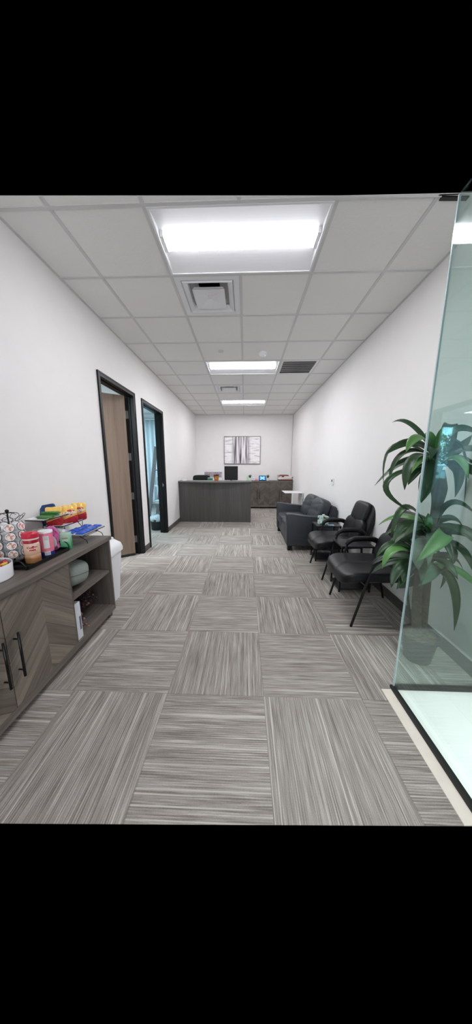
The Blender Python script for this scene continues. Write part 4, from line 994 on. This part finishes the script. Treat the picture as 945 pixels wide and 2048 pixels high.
# ================================================================= PLANT
t = thing('dracaena_plant', 'tall dracaena with dark arching leaves in a black pot behind the glass', 'potted plant', (1.315, 1.72, 0))
px_, py_ = 1.315, 1.72
bm = B(); lathe(bm, [(.082, 0), (.086, .004), (.112, .175), (.122, .18), (.124, .20), (.118, .201), (.114, .19)], 40); obj('pot', bm, 'pot', t, 'auto')
bm = B(); lathe(bm, [(.112, .178), (.113, .184), (.07, .197), (.02, .20)], 32)
random.seed(3)
for v in bm.verts: v.co.z += random.uniform(-.004, .006)
obj('soil', bm, 'soil', t)
def rel(p): return Vector((p[0] - px_, p[1] - py_, p[2]))
bm = B(); tube(bm, [rel(p) for p in ((1.345, 1.75, .18), (1.33, 1.75, .5), (1.315, 1.745, .85), (1.315, 1.745, 1.1), (1.318, 1.745, 1.25), (1.30, 1.745, 1.40))], [.034, .032, .028, .026, .030, .046, .03], 14, 5); obj('trunk', bm, 'bark', t, True)
bm = B(); tube(bm, [rel(p) for p in ((1.285, 1.71, .18), (1.255, 1.715, .45), (1.25, 1.72, .62), (1.262, 1.72, .76))], [.032, .030, .028, .020], 14, 5); obj('trunk', bm, 'bark', t, True)
bm = B(); tube(bm, [rel(p) for p in ((1.315, 1.745, .86), (1.30, 1.74, .95), (1.29, 1.74, 1.02))], [.018, .024, .016], 12, 4); obj('branch', bm, 'bark', t, True)
LEAVES = [
((1.249,1.750,1.516),(1.135,1.850,1.745),(1.068,1.950,1.738),0.034,0),
((1.227,1.720,1.515),(1.089,1.680,1.644),(1.015,1.660,1.515),0.060,1),
((1.247,1.750,1.484),(0.991,1.850,1.646),(1.028,1.900,1.289),0.045,0),
((1.246,1.750,1.494),(1.053,1.800,1.562),(1.024,1.830,1.305),0.045,0),
((1.239,1.730,1.483),(1.037,1.650,1.511),(1.010,1.620,1.279),0.060,0),
((1.256,1.750,1.468),(1.157,1.750,1.402),(1.110,1.750,1.301),0.040,0),
((1.253,1.750,1.441),(0.826,1.700,1.336),(1.120,1.700,1.127),0.032,0),
((1.283,1.740,1.493),(1.257,1.720,1.593),(1.241,1.700,1.665),0.050,1),
((1.306,1.750,1.500),(1.285,1.680,1.694),(1.427,1.620,1.607),0.050,0),
((1.308,1.750,1.484),(1.360,1.700,1.514),(1.393,1.650,1.616),0.050,0),
((1.308,1.750,1.484),(1.352,1.650,1.631),(1.372,1.600,1.211),0.080,0),
((1.270,1.720,1.483),(1.153,1.620,1.404),(1.095,1.580,1.203),0.085,0),
((1.313,1.750,1.451),(1.528,1.850,1.435),(1.555,1.900,1.199),0.060,0),
((1.295,1.750,1.506),(1.403,1.850,1.802),(1.492,1.900,1.523),0.060,0),
((1.313,1.750,1.451),(1.418,1.680,1.435),(1.472,1.600,1.330),0.050,0),
((1.270,1.760,1.507),(1.256,1.850,1.689),(1.237,1.900,1.576),0.050,1),
((1.309,1.750,0.945),(1.081,1.720,1.253),(1.006,1.700,0.945),0.045,0),
((1.302,1.750,0.945),(1.097,1.700,1.103),(0.997,1.660,0.911),0.050,0),
((1.298,1.750,0.923),(1.168,1.800,1.029),(1.119,1.850,0.875),0.045,0),
((1.323,1.750,0.945),(1.321,1.680,1.259),(1.482,1.620,1.116),0.040,0),
((1.331,1.750,0.934),(1.379,1.650,1.032),(1.523,1.600,0.951),0.045,0),
((1.302,1.740,0.947),(1.253,1.720,1.048),(1.233,1.700,1.118),0.045,1),
((1.336,1.750,0.898),(1.533,1.850,0.957),(1.555,1.900,0.796),0.045,0),
((1.309,1.700,0.931),(1.306,1.580,1.049),(1.070,1.520,0.834),0.085,1),
((1.333,1.730,0.915),(1.423,1.620,0.906),(1.255,1.570,0.734),0.070,0),
((1.350,1.750,0.898),(1.444,1.650,0.931),(1.505,1.580,0.717),0.050,0),
((1.349,1.760,0.858),(1.555,1.850,0.692),(1.555,1.900,0.473),0.030,0),
((1.292,1.720,0.917),(1.120,1.600,0.925),(1.116,1.550,0.775),0.080,2),
((1.263,1.720,0.778),(1.031,1.700,0.963),(0.909,1.680,0.799),0.040,0),
((1.257,1.720,0.771),(1.010,1.660,0.939),(0.927,1.620,0.752),0.050,1),
((1.261,1.720,0.741),(1.080,1.750,0.782),(0.953,1.800,0.635),0.040,0),
((1.261,1.720,0.741),(1.060,1.660,0.798),(1.001,1.620,0.616),0.060,0),
((1.268,1.720,0.741),(1.270,1.750,0.613),(1.157,1.800,0.522),0.050,0),
((1.270,1.720,0.778),(1.200,1.700,0.894),(1.141,1.700,0.936),0.050,2),
((1.277,1.700,0.749),(1.404,1.600,0.723),(1.403,1.550,0.349),0.055,0),
((1.264,1.700,0.768),(1.282,1.600,0.791),(1.138,1.560,0.660),0.070,2),
((1.259,1.720,0.759),(1.107,1.650,0.767),(1.060,1.600,0.660),0.050,0),
((1.259,1.730,0.804),(1.186,1.750,0.914),(1.070,1.780,0.955),0.040,0),
((1.279,1.740,0.763),(1.200,1.820,0.874),(1.165,1.880,0.754),0.045,0)
]
def leaf(b, m, e, w_, kind):
    b, m, e = rel(b), rel(m), rel(e); c = m + (m - (b + e) / 2) * .35
    bm = B(); n = 14; rows = []; prev = None
    side0 = None
    for i in range(n + 1):
        s = i / n; P = b * (1 - s) ** 2 + c * 2 * s * (1 - s) + e * s * s; d = ((c - b) * (1 - s) + (e - c) * s).normalized()
        if side0 is None:
            rn = Vector((-.45 + random.uniform(-.25, .25), -.75, .55 + random.uniform(-.3, .3))); side0 = (e - b).normalized().cross(rn).normalized()
        sd = (side0 - d * side0.dot(d)).normalized(); side0 = sd; nrm = sd.cross(d).normalized()
        wd = w_ * .55 * (min(1, .30 + s * 2.4)) * (1 - max(0, (s - .55) / .45) ** 2.2) + .0008
        rows.append([bm.verts.new(P - sd * wd + nrm * wd * .28), bm.verts.new(P - sd * wd * .5 + nrm * wd * .08), bm.verts.new(P), bm.verts.new(P + sd * wd * .5 + nrm * wd * .08), bm.verts.new(P + sd * wd + nrm * wd * .28)])
    for a, q in zip(rows, rows[1:]):
        for i in range(4): bm.faces.new((a[i], a[i + 1], q[i + 1], q[i]))
    o = obj('leaf', bm, 'leaf%d' % kind, t, True); md = o.modifiers.new('thickness', 'SOLIDIFY'); md.thickness = .0012
for L_ in LEAVES: leaf(*L_)
random.seed(31)
for (hx_, hy_, hz_, n_, l0) in ((1.275, 1.75, 1.44, 12, .36), (1.30, 1.745, .98, 12, .34), (1.262, 1.72, .74, 9, .32)):
    for q in range(n_):
        a = 2 * PI * q / n_ + random.uniform(-.25, .25); l = l0 * random.uniform(.7, 1.05); up = random.uniform(-.05, .55)
        b = Vector((hx_, hy_, hz_ + random.uniform(-.03, .03))); m = b + Vector((math.cos(a) * l * .5, math.sin(a) * l * .5, l * (up * .6 + .12))); e = b + Vector((math.cos(a) * l, math.sin(a) * l, l * (up - .45)))
        for v in (m, e): v.x = min(v.x, 1.55); v.y = max(v.y, 1.475)
        leaf(b, m, e, random.uniform(.035, .05), 0 if random.random() < .85 else 1)
# car park beyond the street front
t = thing('van', 'white van parked far across the car park, mirrored in the glass', 'van', (39.9, -50, -.5))
bm = B(); prism(bm, [(-2.5, .35), (2.5, .35), (2.5, 1.0), (2.1, 1.15), (1.5, 1.85), (-2.45, 1.9)], -.9, .9, 'y'); obj('body', bm, 'white', t)
for x in (-1.6, 1.6):
    bm = B(); n0 = 0; lathe(bm, [(.34, -.1), (.34, .1)], 20); xf(bm, Matrix.Translation((x, .88, .34)) @ Matrix.Rotation(PI / 2, 4, 'X')); obj('wheel', bm, 'rubber', t)
bm = B(); prism(bm, [(.6, 1.15), (1.85, 1.15), (1.4, 1.7), (.6, 1.7)], .89, .93, 'y'); obj('window', bm, 'black', t)
t = thing('tree', 'leafy tree beyond the car park, mirrored in the glass', 'tree', (45.5, -56, -.5))
bm = B(); tube(bm, [(0, 0, 0), (.1, 0, 3), (-.2, 0, 7)], [.35, .2, .1], 8); obj('trunk', bm, 'bark', t)
bm = B(); random.seed(8)
for q in range(900):
    a, rr = random.uniform(0, 2 * PI), 3.6 * math.sqrt(random.random()); z_ = random.uniform(2.2, 8.5); c_ = Vector((rr * math.cos(a), rr * math.sin(a) * .5, z_)); d1_ = Vector([random.uniform(-1, 1) for _ in range(3)]).normalized() * .28; d2_ = Vector([random.uniform(-1, 1) for _ in range(3)]).normalized() * .28
    bm.faces.new([bm.verts.new(p) for p in (c_ - d1_, c_ + d2_, c_ + d1_, c_ - d2_)])
obj('foliage', bm, 'leaf0', t)
